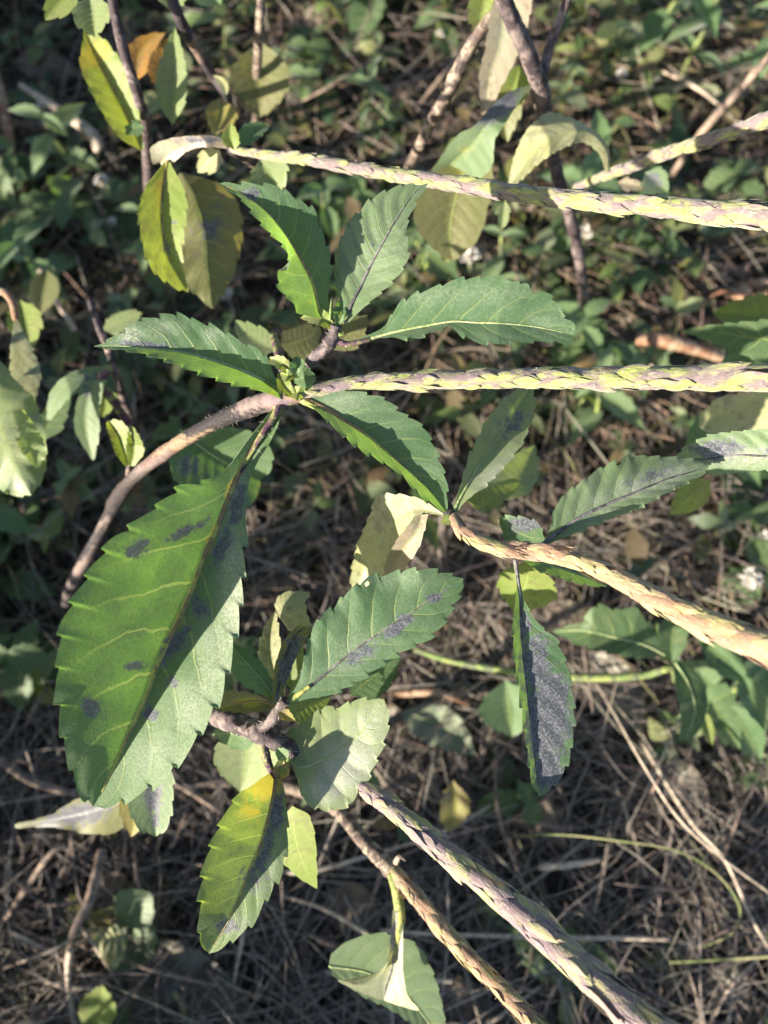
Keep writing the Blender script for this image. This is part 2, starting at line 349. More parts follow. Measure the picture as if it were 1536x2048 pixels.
# ------------------------------------------------------------------ leaves
def leaf(mat, mid, left, right, d, fl=0.5, fr=0.5, cl=0.0, cr=0.0, teeth=(44, 10), nu=110, nv=14, marks=(), parent=None, name='leaf',
         pucker=0.02, nveins=9, petiole=None, pw=(16, 10), rib=None, rw=(8, 2), seed=0, wave=0.0, label=None, bite=()):
    """a leaf blade between its midrib and its two margins, each traced in the photo; d: depths along the midrib;
    fl/fr: rise of each half towards the viewer per unit of its width, cl/cr: extra curl at the margin"""
    rs = np.random.RandomState(seed + 5)
    if d is None: d = 0.2
    dm = prof(d, nu)
    m = catmull(mid, nu); L = catmull(left, nu); Rr = catmull(right, nu)
    t = np.linspace(0, 1, nu); out = {}
    ks = np.linspace(0, 1, nv + 1); ks = 1 - (1 - ks) ** 1.6
    X = np.zeros((nu, 2 * nv + 1)); Y = X.copy(); D = X.copy(); U = X.copy(); Vv = X.copy()
    FLp, FRp, CLp, CRp = prof(fl, nu), prof(fr, nu), prof(cl, nu), prof(cr, nu)
    for side, E, f, c in ((-1, L, FLp, CLp), (1, Rr, FRp, CRp)):
        seg = np.linalg.norm(np.diff(E, axis=0), axis=1); s = np.r_[0, np.cumsum(seg)]
        # forward pointing teeth with a sharp notch behind each
        saw = np.zeros(nu)
        if teeth[1]:
            cuts = [0.0]
            while cuts[-1] < s[-1]: cuts.append(cuts[-1] + teeth[0] * rs.uniform(0.75, 1.25))
            cuts = np.array(cuts); ix = np.searchsorted(cuts, s, 'right') - 1; ix = np.clip(ix, 0, len(cuts) - 2)
            ph = (s - cuts[ix]) / (cuts[ix + 1] - cuts[ix]); amp = rs.uniform(0.7, 1.2, len(cuts))[ix]
            saw = np.where(ph < 0.9, (ph / 0.9) ** 0.75, (1 - ph) / 0.1) * amp
            saw *= np.clip((t - 0.12) / 0.12, 0, 1) * np.clip((1 - t) / 0.03, 0, 1)
        ov = E - m; wl = np.linalg.norm(ov, axis=1) + 1e-6; tg = np.gradient(E, axis=0); tg /= np.linalg.norm(tg, axis=1)[:, None] + 1e-9
        nr = np.stack([-tg[:, 1], tg[:, 0]], 1); sg = np.sign(np.sum(nr * ov, axis=1)); nr *= np.where(sg == 0, 1, sg)[:, None]
        a = np.minimum(teeth[1] * 0.9, wl * 0.5)
        off = nr * ((saw - 0.45) * a)[:, None] + tg * (saw * a * 0.55)[:, None]
        wv = noise1(nu, 11, seed + 40 + side) * wave
        for k in range(0, nv + 1):
            v = ks[k]
            q = m + ov * v + off * v ** 9
            phs = (t - 0.17 * v ** 1.25 + (0.035 if side > 0 else 0)) * nveins
            pk = 0.62 * np.abs(np.sin(math.pi * phs)) ** 0.8 * pucker * math.sin(math.pi * min(1, v * 0.92 + 0.04)) * 2.0
            w = wl * PXM(dm)
            rise = w * (f * v + c * v * v + pk + wv * v * v)
            j = nv + side * k
            X[:, j], Y[:, j] = q[:, 0], q[:, 1]; D[:, j] = dm - rise; U[:, j] = t; Vv[:, j] = 0.5 + 0.5 * side * v
    pts = P(X, Y, D).reshape(-1, 3); W = 2 * nv + 1
    i, j = np.meshgrid(np.arange(nu - 1), np.arange(W - 1), indexing='ij')
    F = np.stack([i * W + j, i * W + j + 1, (i + 1) * W + j + 1, (i + 1) * W + j], -1).reshape(-1, 4)
    if bite:
        cx = X.ravel()[F].mean(1); cy = Y.ravel()[F].mean(1); keep = np.ones(len(F), bool)
        for bx, by, br in bite: keep &= ((cx - bx) ** 2 + (cy - by) ** 2) > br * br
        F = F[keep]
    cc = np.zeros((X.size, 3)); x = X.ravel(); y = Y.ravel()
    for mk in marks:
        ch = 'pyw'.index(mk[0]); a = math.radians(mk[6]) if len(mk) > 6 else 0
        dx, dy = x - mk[1], y - mk[2]; e1 = dx * math.cos(a) + dy * math.sin(a); e2 = -dx * math.sin(a) + dy * math.cos(a)
        g = np.exp(-((e1 / mk[3]) ** 2 + (e2 / mk[4]) ** 2)) * mk[5]
        cc[:, ch] = np.maximum(cc[:, ch], g)
    bo = base_of(parent)
    o = obj(name, mesh(name, pts - bo, F, np.stack([U.ravel(), Vv.ravel()], 1), cc), mat, parent)
    if label: o['label'] = label
    if rib is not None:
        k0 = int(nu * 0.0); k1 = int(nu * 0.96); rp = P(m[k0:k1, 0], m[k0:k1, 1], dm[k0:k1]); rr = np.linspace(rw[0], rw[1], k1 - k0) / 2 * PXM(dm[k0:k1])
        Vt, Ft, _ = tube_arrays(rp + FW * rr[:, None] * 0.05, rr, 6)
        obj('midrib', mesh('midrib', Vt - bo, Ft), rib, o)
    if petiole is not None:
        tube('petiole', petiole[0], pw, petiole[1], o, n=24, seg=8)
    return o

def shape(base, tip, w, bend=0.0, n=9, wl=None, wr=None, fat=0.42):
    """midrib and margins of a plain ovate leaf between two photo points"""
    b = np.array(base, float); e = np.array(tip, float); ax = e - b; Ln = np.linalg.norm(ax); ax /= Ln; nr = np.array([ax[1], -ax[0]])
    t = np.linspace(0, 1, n); c = 4 * t * (1 - t) * bend * Ln
    m = b + ax * (t * Ln)[:, None] + nr * c[:, None]
    pr = np.sin(math.pi * t ** (math.log(0.5) / math.log(fat))) ** 0.85
    pr[0] = 0.02; pr[-1] = 0.0
    wl = w if wl is None else wl; wr = w if wr is None else wr
    return m.tolist(), (m + nr * (pr * wl / 2)[:, None]).tolist(), (m - nr * (pr * wr / 2)[:, None]).tolist()
def oleaf(mat, base, tip, w, d, parent, bend=0.0, fl=0.4, fr=0.4, wl=None, wr=None, fat=0.42, **k):
    m, l, r = shape(base, tip, w, bend, wl=wl, wr=wr, fat=fat)
    k.setdefault('nu', 56); k.setdefault('nv', 7); k.setdefault('teeth', (30, 7))
    return leaf(mat, m, l, r, d, fl, fr, parent=parent, **k)

# ------------------------------------------------------------------ flower spikes
BR = []
def make_bracts():
    sets = [M_RACH]
    for nm in sets:
        n, w = 9, 5; V = []; UVs = []
        for i in range(n):
            t = i / (n - 1); hw = 0.62 * math.sin(math.pi * min(1, (t * 0.86 + 0.10))) ** 0.8 * (1 - t ** 5)
            for j in range(w):
                v = (j / (w - 1) * 2 - 1); x = v * hw
                z = math.sqrt(max(0, 1.02 - x * x)) - 0.945 + 0.05 * math.sin(math.pi * t * .9) + 0.01 * t ** 4 - 0.12 * (1 - t) ** 3 + 0.02 * (1 - v * v)
                V.append((x, t * 3.1, z)); UVs.append((t, 0.5 + v / 2))
        F = [(i * w + j, i * w + j + 1, (i + 1) * w + j + 1, (i + 1) * w + j) for i in range(n - 1) for j in range(w - 1)]
        m = mesh('bract', V, F, UVs); m.materials.append(nm); BR.append(m)
make_bracts()
SPC = dict(green=[(0.25, 0.30, 0.075), (0.33, 0.35, 0.12), (0.33, 0.29, 0.19), (0.17, 0.125, 0.16), (0.17, 0.12, 0.13)],
           tan=[(0.33, 0.27, 0.15), (0.30, 0.29, 0.10), (0.35, 0.27, 0.20), (0.25, 0.14, 0.085), (0.19, 0.12, 0.09)],
           pink=[(0.30, 0.32, 0.11), (0.32, 0.28, 0.18), (0.32, 0.26, 0.22), (0.17, 0.125, 0.155), (0.16, 0.11, 0.13)])
def spike(pts, w, parent, mat=None, pitch=26, around=4, seed=1, seg=14, lump=0.09, maxn=290, hair=True, t0=0.0):
    n = 220; p = path(pts, n); dep = (p - CAM) @ FW; r = prof(w, n) / 2 * PXM(dep); rs = np.random.RandomState(seed)
    th = np.linspace(0, 2 * math.pi, seg, endpoint=False); s = np.r_[0, np.cumsum(np.linalg.norm(np.diff(p, axis=0), axis=1))]
    kind = mat or 'green'; ax = p[-1] - p[0]; ax /= np.linalg.norm(ax); mat = spike_mat('spike_%s_%d' % (kind, seed), SPC[kind][:4], SPC[kind][4], tuple(ax)); bm_ = BR[0].copy(); bm_.materials.clear(); bm_.materials.append(mat)
    rr = r[:, None] * (0.90 + lump * np.sin(s[:, None] / r.mean() * 1.7 + 2 * th[None] + rs.uniform(0, 6)) + 0.04 * rs.uniform(-1, 1, (n, seg)))
    V, F, (T, A, B) = tube_arrays(p, rr, seg); bo = base_of(parent)
    o = obj('flower_spike', mesh('flower_spike', V - bo, F), mat, parent)
    around += 1; step = pitch * 0.86 * PXM(dep.mean()); k = 0; pos = t0 * s[-1]; pass
    while pos < s[-1] * 0.985 and k < maxn:
        i = int(np.interp(pos, s, np.arange(n))); a0 = k * 2.399 + rs.uniform(-.15, .15)
        for q in range(around):
            a = a0 + q * 2 * math.pi / around + rs.uniform(-.2, .2); nr = math.cos(a) * A[i] + math.sin(a) * B[i]
            if nr @ FW > 0.55 or rs.uniform() < .22: continue          # the far side is bare rachis, out of sight
            y = T[i]; x = np.cross(y, nr); sc = r[i] * rs.uniform(0.62, 1.0)
            tilt = rs.uniform(-.3, .3); x2 = x * math.cos(tilt) + y * math.sin(tilt); y2 = np.cross(nr, x2)
            M = Matrix(((x2[0], y2[0], nr[0]), (x2[1], y2[1], nr[1]), (x2[2], y2[2], nr[2]))).to_4x4() @ Matrix.Diagonal((sc, sc * rs.uniform(.65, 1.25), sc, 1))
            M.translation = Vector(p[i] + nr * (r[i] * 0.97 - sc * 0.06 - 0.0 * r[i]) * 1.0 - nr * sc * 0.0 - bo + T[i] * rs.uniform(-.4, .4) * step)
            b = bpy.data.objects.new('bract', bm_); COL.objects.link(b); b.parent = o; b.matrix_basis = M; k += 1
            if k >= maxn: break
        pos += step
    if hair: hairs('hair', pts, w, o, n=120, length=7, seed=seed)
    return o

# ------------------------------------------------------------------ ground, one sheet to far away
def fbm(x, y, seed=0):
    z = np.zeros_like(x); a = 1.0; f = 1.0; r = np.random.RandomState(seed)
    for k in range(6):
        for q in range(3):
            th = r.uniform(0, 6.28); ph = r.uniform(0, 6.28); z += a * np.sin((x * math.cos(th) + y * math.sin(th)) * f * 6.3 + ph) / 3
        a *= 0.6; f *= 1.9
    return z
def hill(x, y): return 0.006 * fbm(np.asarray(x, float) * 3, np.asarray(y, float) * 3, 5)
gl = np.r_[-30, -12, -5, -2.2, np.linspace(-1.2, 1.2, 181), 2.2, 5, 12, 30]
gx, gy = np.meshgrid(gl, gl + 0.2, indexing='ij'); n = len(gl)
gz = hill(gx, gy) + 0.0022 * RN.uniform(-1, 1, gx.shape) - 0.004
i, j = np.meshgrid(np.arange(n - 1), np.arange(n - 1), indexing='ij')
gf = np.stack([i * n + j, (i + 1) * n + j, (i + 1) * n + j + 1, i * n + j + 1], -1).reshape(-1, 4)
soil = mottle_mat('soil', [(0.018, 0.014, 0.012), (0.032, 0.025, 0.021), (0.010, 0.008, 0.007), (0.024, 0.023, 0.015)], scale=45, rough=0.95, bump=1.0, fine=400)
go = obj('ground', mesh('ground', np.stack([gx.ravel(), gy.ravel(), gz.ravel()], 1), gf), soil); tag(go, None, None, kind='structure')

# ------------------------------------------------------------------ shoot A, the middle one
A = thing('porterweed_shoot', P(560, 798, .208), 'sharp middle shoot with the largest leaf and a flower spike running to the right edge', 'plant', 'porterweed shoots')
stA = [(132, 1235, G(132, 1235)), (140, 1180, .37), (195, 1075, .318), (250, 975, .268), (330, 905, .243), (420, 850, .225), (500, 815, .214), (560, 796, .208), (605, 787, .206)]
st_ = tube('stem', stA, [20, 20, 22, 22, 25, 27, 29, 34, 40, 34], None, A, n=160, seg=18, bump=.07, knots=[(.12, .2), (.2, .12), (.36, .35), (.40, .3), (.56, .12), (.84, .12), (.93, .16)])
def band_colours(o, n, seg, keys, seed):
    """bark colour along a stem: pale stretches between dark ones that also paint in leaf shade, with ragged borders"""
    rs = np.random.RandomState(seed); t = np.linspace(0, 1, n)[:, None] + 0.035 * np.cumsum(rs.normal(size=(1, seg)), axis=1) / 2.2 * np.ones((n, 1)) + 0.012 * rs.normal(size=(n, seg)) + .02 * np.sin(np.linspace(0, 40, n))[:, None]
    k = np.array([a for a, b in keys]); c = np.array([b for a, b in keys]); cc = np.stack([np.interp(t.ravel(), k, c[:, q]) for q in range(3)], 1)
    cc = np.vstack([cc, cc[:1], cc[-1:]]); full = np.ones((len(cc), 4), np.float32); full[:, :3] = cc
    a = o.data.color_attributes.new('marks', 'FLOAT_COLOR', 'POINT'); a.data.foreach_set('color', full.ravel()); o.data.materials.clear(); o.data.materials.append(tint_mat('bark_shade_bands', rough=.8, scale=420))
DK, PK, GY, BG = (.016, .013, .018), (.17, .13, .12), (.06, .05, .052), (.22, .155, .105)
band_colours(st_, 160, 18, [(0, DK), (.06, GY), (.09, PK), (.18, PK), (.20, DK), (.235, DK), (.25, GY), (.30, PK), (.32, DK), (.42, (.04, .03, .03)), (.45, GY), (.52, PK), (.55, (.10, .05, .04)), (.57, BG), (.66, BG), (.675, DK), (.83, DK), (.85, PK), (.93, (.16, .11, .14)), (1, BG)], 4)  # dark stretches: dark bark plus painted leaf shadow
hairs('hair', stA[-4:], [36, 40, 40], A, n=90, length=8)
spike([(600, 788, .206), (650, 778, .206), (720, 766, .205), (800, 762, .204), (900, 759, .203), (1050, 756, .200), (1300, 755, .196), (1536, 756, .190), (1720, 760, .184)],
      [30, 32, 38, 40, 43, 46, 50, 54, 58, 60], A, seed=3, pitch=30)
sbr = [(596, 765, .208), (622, 722, .204), (652, 694, .200), (668, 668, .198), (672, 650, .197)]
tube('branch', sbr, [22, 22, 23, 27, 24], M_STEMP, A, n=40, seg=12, bump=.07, knots=[(.72, .2)]); hairs('hair', sbr, [23, 24, 26], A, n=80, length=8, seed=9)
tube('petiole', [(575, 770, .212), (566, 735, .222), (556, 700, .245), (548, 670, .262), (560, 660, .27)], [14, 20, 22, 16, 12], M_PET, A, n=30)

A1M = [(556, 812), (545, 838), (510, 890), (480, 940), (455, 1000), (432, 1060), (405, 1120), (380, 1190), (352, 1250), (325, 1310), (312, 1340), (290, 1400), (262, 1460), (235, 1520), (208, 1575), (186, 1614)]
A1L = [(548, 812), (518, 846), (487, 882), (455, 928), (420, 958), (362, 975), (318, 1006), (275, 1043), (229, 1076), (190, 1128), (160, 1176), (125, 1244), (114, 1319), (114, 1380), (118, 1434), (128, 1496), (145, 1550), (162, 1587), (186, 1614)]
A1R = [(566, 815), (560, 850), (543, 890), (520, 925), (500, 970), (494, 1020), (490, 1060), (489, 1120), (484, 1200), (472, 1270), (458, 1335), (440, 1395), (410, 1455), (368, 1515), (328, 1558), (280, 1588), (225, 1612), (186, 1614)]
leaf(LM['green'], A1M, A1L, A1R, [.207, .207, .207, .207, .206, .205, .204, .203, .202], fl=[.4, .65, 1.0, 1.16, 1.2, 1.2, 1.12, .95, .6], fr=[.2, .2, .2, .2, .28, .34, .36, .3, .2],
     cl=[0, -.05, -.14, -.18, -.18, -.15], cr=[.35, .35, .3, .25, .2, .1], teeth=(66, 15), nu=270, nv=22, nveins=9, parent=A, rib=M_RIB, rw=(17, 5), pucker=.018, seed=1,
     label='largest leaf, half backlit bright green, with purple grey blotches',
     marks=[('p', 272, 1100, 34, 18, 1.0, -25), ('p', 375, 1060, 60, 14, .8, -28), ('p', 182, 1415, 26, 24, 1.0, 60), ('p', 474, 1010, 60, 16, .7, -74), ('p', 440, 1100, 60, 18, .7, -68), ('p', 395, 1210, 30, 22, .85, 60),
            ('p', 345, 1290, 50, 24, 1.0, -60), ('p', 268, 1332, 22, 13, .9), ('p', 298, 1428, 22, 18, .85), ('p', 348, 1362, 14, 16, .7), ('p', 388, 1308, 14, 10, .5), ('y', 470, 960, 60, 10, .75, -60), ('y', 425, 1075, 60, 12, .8, -67), ('y', 375, 1200, 80, 9, .8, -67),
            ('y', 355, 1270, 70, 9, .6, -67), ('w', 400, 1010, 45, 40, .35), ('w', 440, 1300, 50, 170, .6, 15), ('w', 340, 1510, 90, 60, .5), ('w', 465, 1180, 34, 180, .9), ('w', 474, 990, 22, 80, .8, 8), ('w', 400, 1400, 50, 110, .6, 30)])  # white marks down the right half also paint in its sunlit paleness
tube('petiole', [(566, 800, .208), (553, 824, .206), (530, 862, .206), (505, 903, .2065), (480, 945, .2065)], [18, 14, 11, 9, 8], M_PET, A, n=30); hairs('hair', [(566, 800, .206), (540, 850, .206), (505, 903, .206)], [24, 30, 36], A, n=50, length=12, seed=5)

leaf(LM['deep'], [(584, 805), (562, 782), (520, 757), (460, 732), (380, 708), (300, 697), (240, 692), (188, 693)],
     [(590, 800), (572, 770), (552, 750), (543, 730), (520, 700), (495, 690), (470, 676), (440, 660), (402, 644), (355, 628), (312, 634), (270, 642), (248, 662), (215, 682), (188, 692)],
     [(578, 806), (545, 795), (500, 778), (455, 767), (410, 752), (360, 733), (300, 712), (240, 700), (210, 697), (188, 694)],
     [.207, .205, .203, .202, .201, .200, .200], fl=[.3, .3, .2, .1, .15, .15], fr=[.9, 1.1, 1.2, 1.2, 1.0], teeth=(38, 10), nu=170, nv=16, nveins=7, parent=A, rib=M_RIBG, rw=(14, 2), seed=2,
     petiole=([(584, 806, .207), (560, 782, .2055), (530, 762, .204)], M_PETG), pw=(16, 8), pucker=.024,
     marks=[('w', 262, 672, 26, 22, .9), ('w', 330, 655, 40, 18, .5), ('w', 425, 668, 18, 14, .6), ('p', 290, 690, 75, 10, .9, 5), ('p', 370, 700, 60, 8, .5, 12), ('y', 550, 785, 30, 14, .5)])
leaf(LM['deep'], [(598, 795), (640, 812), (690, 842), (735, 872), (775, 905), (818, 942), (860, 982), (892, 1024)],
     [(606, 786), (642, 784), (672, 778), (702, 781), (735, 788), (768, 797), (798, 822), (830, 840), (855, 864), (873, 908), (890, 948), (895, 985), (894, 1026)],
     [(596, 798), (625, 818), (665, 854), (700, 884), (735, 908), (768, 928), (800, 948), (843, 993), (868, 1010), (891, 1026)],
     [.206, .205, .204, .204, .204, .205, .206], fl=[.1, .1, .05, .05, .1, .2], fr=[.8, 1.1, 1.3, 1.3, 1.2, 1.0], teeth=(36, 9), nu=170, nv=16, nveins=7, parent=A, rib=M_RIB, rw=(13, 2), seed=3,
     petiole=([(590, 790, .207), (615, 806, .2055), (650, 822, .2048)], M_PETG), pw=(18, 8), marks=[('w', 700, 800, 70, 26, .35), ('y', 640, 815, 60, 10, .5)], pucker=.024)
leaf(LM['deep'], [(640, 632), (625, 567), (598, 512), (565, 462), (530, 420), (485, 388), (437, 366)],
     [(648, 640), (622, 637), (592, 628), (586, 608), (562, 582), (556, 560), (560, 543), (572, 542), (577, 520), (574, 502), (556, 482), (535, 462), (510, 432), (486, 402), (460, 382), (436, 367)],
     [(656, 640), (659, 615), (661, 575), (663, 530), (654, 490), (640, 455), (632, 430), (618, 412), (590, 395), (558, 375), (532, 370), (490, 368), (452, 365), (437, 366)],
     [.197, .195, .193, .192, .191, .191, .192], fl=[.4, .7, 1.1, 1.3, 1.2, .9], fr=[.1, .05, .05, .05, .1], teeth=(36, 9), nu=170, nv=16, nveins=7, parent=A, rib=M_RIB, rw=(10, 2), seed=4, pucker=.024,
     marks=[('p', 500, 388, 22, 14, .9), ('w', 600, 570, 24, 20, .35), ('y', 620, 600, 12, 30, .4)])
leaf(LM['grey'], [(690, 645), (703, 610), (722, 572), (742, 530), (768, 482), (798, 430), (830, 385), (856, 366)],
     [(684, 642), (676, 600), (668, 560), (668, 525), (674, 495), (686, 468), (700, 442), (722, 420), (740, 400), (758, 388), (780, 378), (812, 368), (838, 370), (855, 366)],
     [(700, 645), (725, 622), (752, 596), (782, 568), (805, 540), (817, 512), (815, 480), (813, 455), (822, 425), (834, 400), (848, 380), (857, 367)],
     [.197, .196, .196, .195, .195, .196, .197], fl=[.1, -.1, -.2, -.2, -.1], fr=[.2, .3, .3, .2, .2], teeth=(31, 8), nu=170, nv=16, nveins=8, parent=A, rib=M_RIBP, rw=(9, 1.5), seed=6, pucker=.045,
     marks=[('p', 746, 491, 5, 4, 1.2), ('w', 770, 500, 60, 60, .35)])
leaf(LM['deep'], [(690, 690), (730, 680), (790, 664), (850, 652), (905, 643), (950, 645), (1010, 647), (1080, 655), (1148, 670)],
     [(690, 688), (735, 668), (768, 650), (785, 624), (806, 602), (838, 585), (875, 572), (905, 562), (945, 555), (1000, 552), (1025, 563), (1053, 566), (1062, 582), (1088, 586), (1118, 608), (1125, 630), (1145, 645), (1150, 668)],
     [(690, 692), (740, 680), (790, 676), (830, 677), (862, 667), (892, 652), (910, 660), (935, 678), (975, 688), (1020, 686), (1060, 685), (1100, 685), (1138, 686), (1149, 672)],
     [.199, .199, .198, .197, .196, .197, .198], fl=[.2, .25, .3, .25, .2, .2], fr=[.9, 1.0, 1.0, .5, .3, .2, .1], teeth=(40, 10), nu=180, nv=16, nveins=8, parent=A, rib=M_RIBG, rw=(9, 2), seed=7, pucker=.022,
     petiole=([(672, 682, .199), (700, 688, .199), (740, 678, .199)], M_PET), pw=(13, 9), marks=[('w', 930, 590, 120, 30, .35), ('w', 1090, 650, 60, 40, .25), ('p', 925, 645, 28, 4, .8)])
# young leaves at the two nodes
for k, (b, e, w, d, bd, mt) in enumerate([((598, 800), (556, 742), 26, .2035, .1, 'lime'), ((585, 760), (528, 718), 26, .202, -.2, 'lime'), ((600, 760), (592, 712), 34, .202, 0, 'green'), ((585, 765), (633, 755), 44, .2025, .1, 'green'), ((580, 780), (612, 790), 30, .2035, 0, 'lime'),
                                          ((590, 755), (560, 748), 24, .202, 0, 'lime'), ((672, 668), (600, 636), 34, .1965, -.22, 'lime'), ((675, 660), (682, 598), 24, .196, 0, 'green'), ((678, 655), (694, 610), 16, .196, 0, 'lime'), ((668, 672), (680, 655), 26, .197, 0, 'lime')]):
    oleaf(LM[mt], b, e, w, [d + .001, d, d + .002], A, bd, fl=.7, fr=.5, teeth=(14, 4), nu=44, nv=6, seed=20 + k, fat=.55, nveins=5)
oleaf(LM['pale'], (556, 700), (470, 640), 60, [.258, .26], A, .1, fl=.5, fr=.0, seed=31)
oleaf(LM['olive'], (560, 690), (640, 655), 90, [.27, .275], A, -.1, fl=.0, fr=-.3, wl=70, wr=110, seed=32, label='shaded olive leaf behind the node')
oleaf(LM['olive'], (668, 700), (735, 630), 60, [.25, .25], A, 0, seed=33)
tube('bud_stub', [(660, 640, .196), (662, 615, .195), (664, 595, .195)], [8, 6, 3], M_GSTEM, A, n=10, seg=6)

# ------------------------------------------------------------------ shoot B, right of the middle
B = thing('porterweed_shoot', P(905, 1035, .205), 'shoot with a thick tan flower spike that swells out of focus at the right edge', 'plant', 'porterweed shoots')
stB = [(903, 1032, .206), (896, 1018, .212), (880, 985, .24), (862, 930, .29), (845, 880, .36), (830, 860, G(830, 860))]
tube('stem', stB, [26, 24, 24, 22, 20, 18], M_STEM, B, n=40, seg=10)
spB = [(903, 1030, .206), (925, 1060, .205), (965, 1085, .204), (1010, 1098, .202), (1060, 1102, .200), (1120, 1112, .196), (1190, 1135, .190), (1260, 1170, .184), (1350, 1218, .176), (1450, 1262, .168), (1540, 1300, .160), (1680, 1370, .148)]
spike(spB, [24, 32, 36, 38, 38, 44, 48, 56, 62, 72, 84, 100], B, mat='tan', pitch=27, seed=5, lump=.10)
leaf(LM['pale'], [(906, 1030), (918, 1000), (938, 965), (962, 925), (990, 885), (1018, 845), (1045, 800), (1062, 770)],
     [(904, 1028), (910, 1000), (922, 962), (936, 920), (955, 876), (982, 828), (1012, 795), (1040, 775), (1062, 768)],
     [(912, 1032), (928, 1010), (955, 985), (990, 955), (1020, 920), (1046, 885), (1060, 850), (1070, 815), (1068, 785), (1063, 768)],
     [.206, .208, .212, .216, .222, .226], fl=[.6, .5, .3, .2], fr=[.5, .6, .5, .3], teeth=(30, 7), nu=90, nv=12, nveins=7, parent=B, rib=M_RIBG, rw=(10, 2), seed=8, marks=[('p', 1030, 840, 26, 50, .6, 25), ('w', 990, 945, 60, 25, .9, -40), ('y', 930, 960, 14, 50, .5, 20)])
leaf(LM['grey'], [(1085, 1090), (1120, 1062), (1160, 1035), (1215, 1008), (1270, 985), (1330, 960), (1380, 945), (1418, 932)],
     [(1086, 1084), (1100, 1050), (1105, 1020), (1135, 985), (1165, 962), (1200, 938), (1235, 920), (1265, 912), (1310, 912), (1352, 915), (1390, 920), (1416, 930)],
     [(1088, 1092), (1130, 1078), (1180, 1055), (1230, 1035), (1275, 1018), (1310, 1000), (1350, 978), (1395, 955), (1418, 934)],
     [.202, .203, .204, .205, .207, .209], fl=[-.1, -.25, -.3, -.2], fr=[.1, -.3, -.35, -.2], cr=[.3, .7, .8, .6], teeth=(32, 7), nu=110, nv=14, nveins=9, parent=B, rib=M_RIBP, rw=(9, 2), seed=9, pucker=.045,
     marks=[('w', 1340, 945, 60, 16, .8, -10), ('p', 1300, 950, 70, 20, .7, -18), ('w', 1290, 968, 90, 26, .8, -22), ('w', 1200, 1010, 60, 30, .5, -25), ('y', 1150, 1000, 40, 30, .3)], bite=((1238, 926, 5),), wave=.12, label='long curved leaf with a purple grey centre')
leaf(LM['grey'], [(1640, 925), (1560, 915), (1480, 910), (1410, 918), (1350, 915)], [(1640, 880), (1570, 858), (1500, 860), (1430, 868), (1385, 885), (1350, 912)], [(1640, 950), (1560, 940), (1490, 945), (1420, 950), (1375, 940), (1350, 918)],
     [.205, .207, .212, .216], fl=[.3, .2], fr=[-.2, -.2], teeth=(28, 6), nu=90, nv=12, nveins=8, parent=B, rib=M_RIBP, rw=(8, 2), seed=10, pucker=.05, marks=[('p', 1440, 900, 80, 26, .9), ('p', 1520, 905, 60, 20, .6), ('w', 1500, 915, 120, 22, .8)])
leaf(LM['deep'], [(1030, 1118), (1036, 1160), (1040, 1200), (1042, 1260), (1048, 1330), (1056, 1400), (1064, 1470), (1072, 1540), (1080, 1593)],
     [(1027, 1118), (1032, 1165), (1030, 1200), (1025, 1250), (1028, 1310), (1036, 1370), (1045, 1440), (1054, 1500), (1062, 1560), (1078, 1592)],
     [(1035, 1118), (1042, 1165), (1052, 1205), (1075, 1245), (1108, 1275), (1128, 1315), (1142, 1365), (1148, 1430), (1145, 1485), (1132, 1535), (1108, 1570), (1082, 1593)],
     [.203, .204, .206, .207, .208, .209], fl=[.8, 1.2, 1.2, 1.0], fr=[.2, .0, -.1, -.1, -.15], teeth=(44, 8), nu=170, nv=16, nveins=9, parent=B, rib=M_RIBP, rw=(9, 2), seed=12, pucker=.024,
     marks=[('p', 1075, 1330, 36, 70, 1.0), ('p', 1095, 1430, 50, 110, 1.2), ('p', 1100, 1530, 34, 50, 1.1), ('p', 1050, 1250, 18, 40, .8), ('w', 1090, 1460, 34, 90, .35), ('y', 1048, 1290, 8, 50, .5)], label='hanging narrow leaf almost wholly covered in grey mildew')
leaf(LM['deep'], [(1040, 1112), (1080, 1125), (1130, 1140), (1180, 1158), (1214, 1172)], [(1045, 1106), (1090, 1108), (1140, 1120), (1185, 1145), (1214, 1170)], [(1040, 1116), (1068, 1137), (1120, 1156), (1170, 1170), (1213, 1174)],
     [.207, .209, .212], fl=.0, fr=.8, teeth=(28, 6), nu=80, nv=10, nveins=6, parent=B, rib=M_RIBG, rw=(6, 2), seed=13)
oleaf(LM['deep'], (1090, 1080), (998, 1035), 70, [.212, .218], B, .1, fl=.1, fr=.1, seed=14, marks=[('p', 1050, 1050, 40, 20, .8)])
oleaf(LM['lime'], (1060, 1120), (1030, 1225), 120, [.23, .25], B, .05, fl=.1, fr=-.1, wl=130, wr=110, seed=15, fat=.5)
oleaf(LM['lime'], (905, 1035), (882, 1046), 20, .205, B, 0, seed=16, nu=30, teeth=(8, 3))
leaf(LM['cream'], [(888, 1030), (850, 1020), (810, 1030), (765, 1070), (735, 1120), (715, 1170), (706, 1192)], [(888, 1028), (850, 1000), (800, 990), (755, 992), (740, 1030), (715, 1090), (702, 1150), (704, 1190)],
     [(888, 1034), (862, 1030), (838, 1040), (812, 1080), (790, 1120), (765, 1150), (735, 1185), (708, 1194)], [.21, .215, .225, .235, .24], fl=[.1, -.1, .2, .3], fr=[.5, .5, .2, 0], teeth=(26, 6), nu=70, nv=9, parent=B, seed=17, marks=[('y', 740, 1120, 40, 60, .25)])
leaf(LM['pink'], [(842, 1030), (835, 1060), (815, 1085), (795, 1115), (785, 1150)], [(828, 1032), (812, 1055), (790, 1085), (772, 1120), (768, 1148)], [(858, 1028), (848, 1065), (838, 1095), (818, 1125), (795, 1152)], [.212, .218, .226], fl=.5, fr=.3, teeth=(30, 3), nu=50, nv=8, parent=B, seed=18)
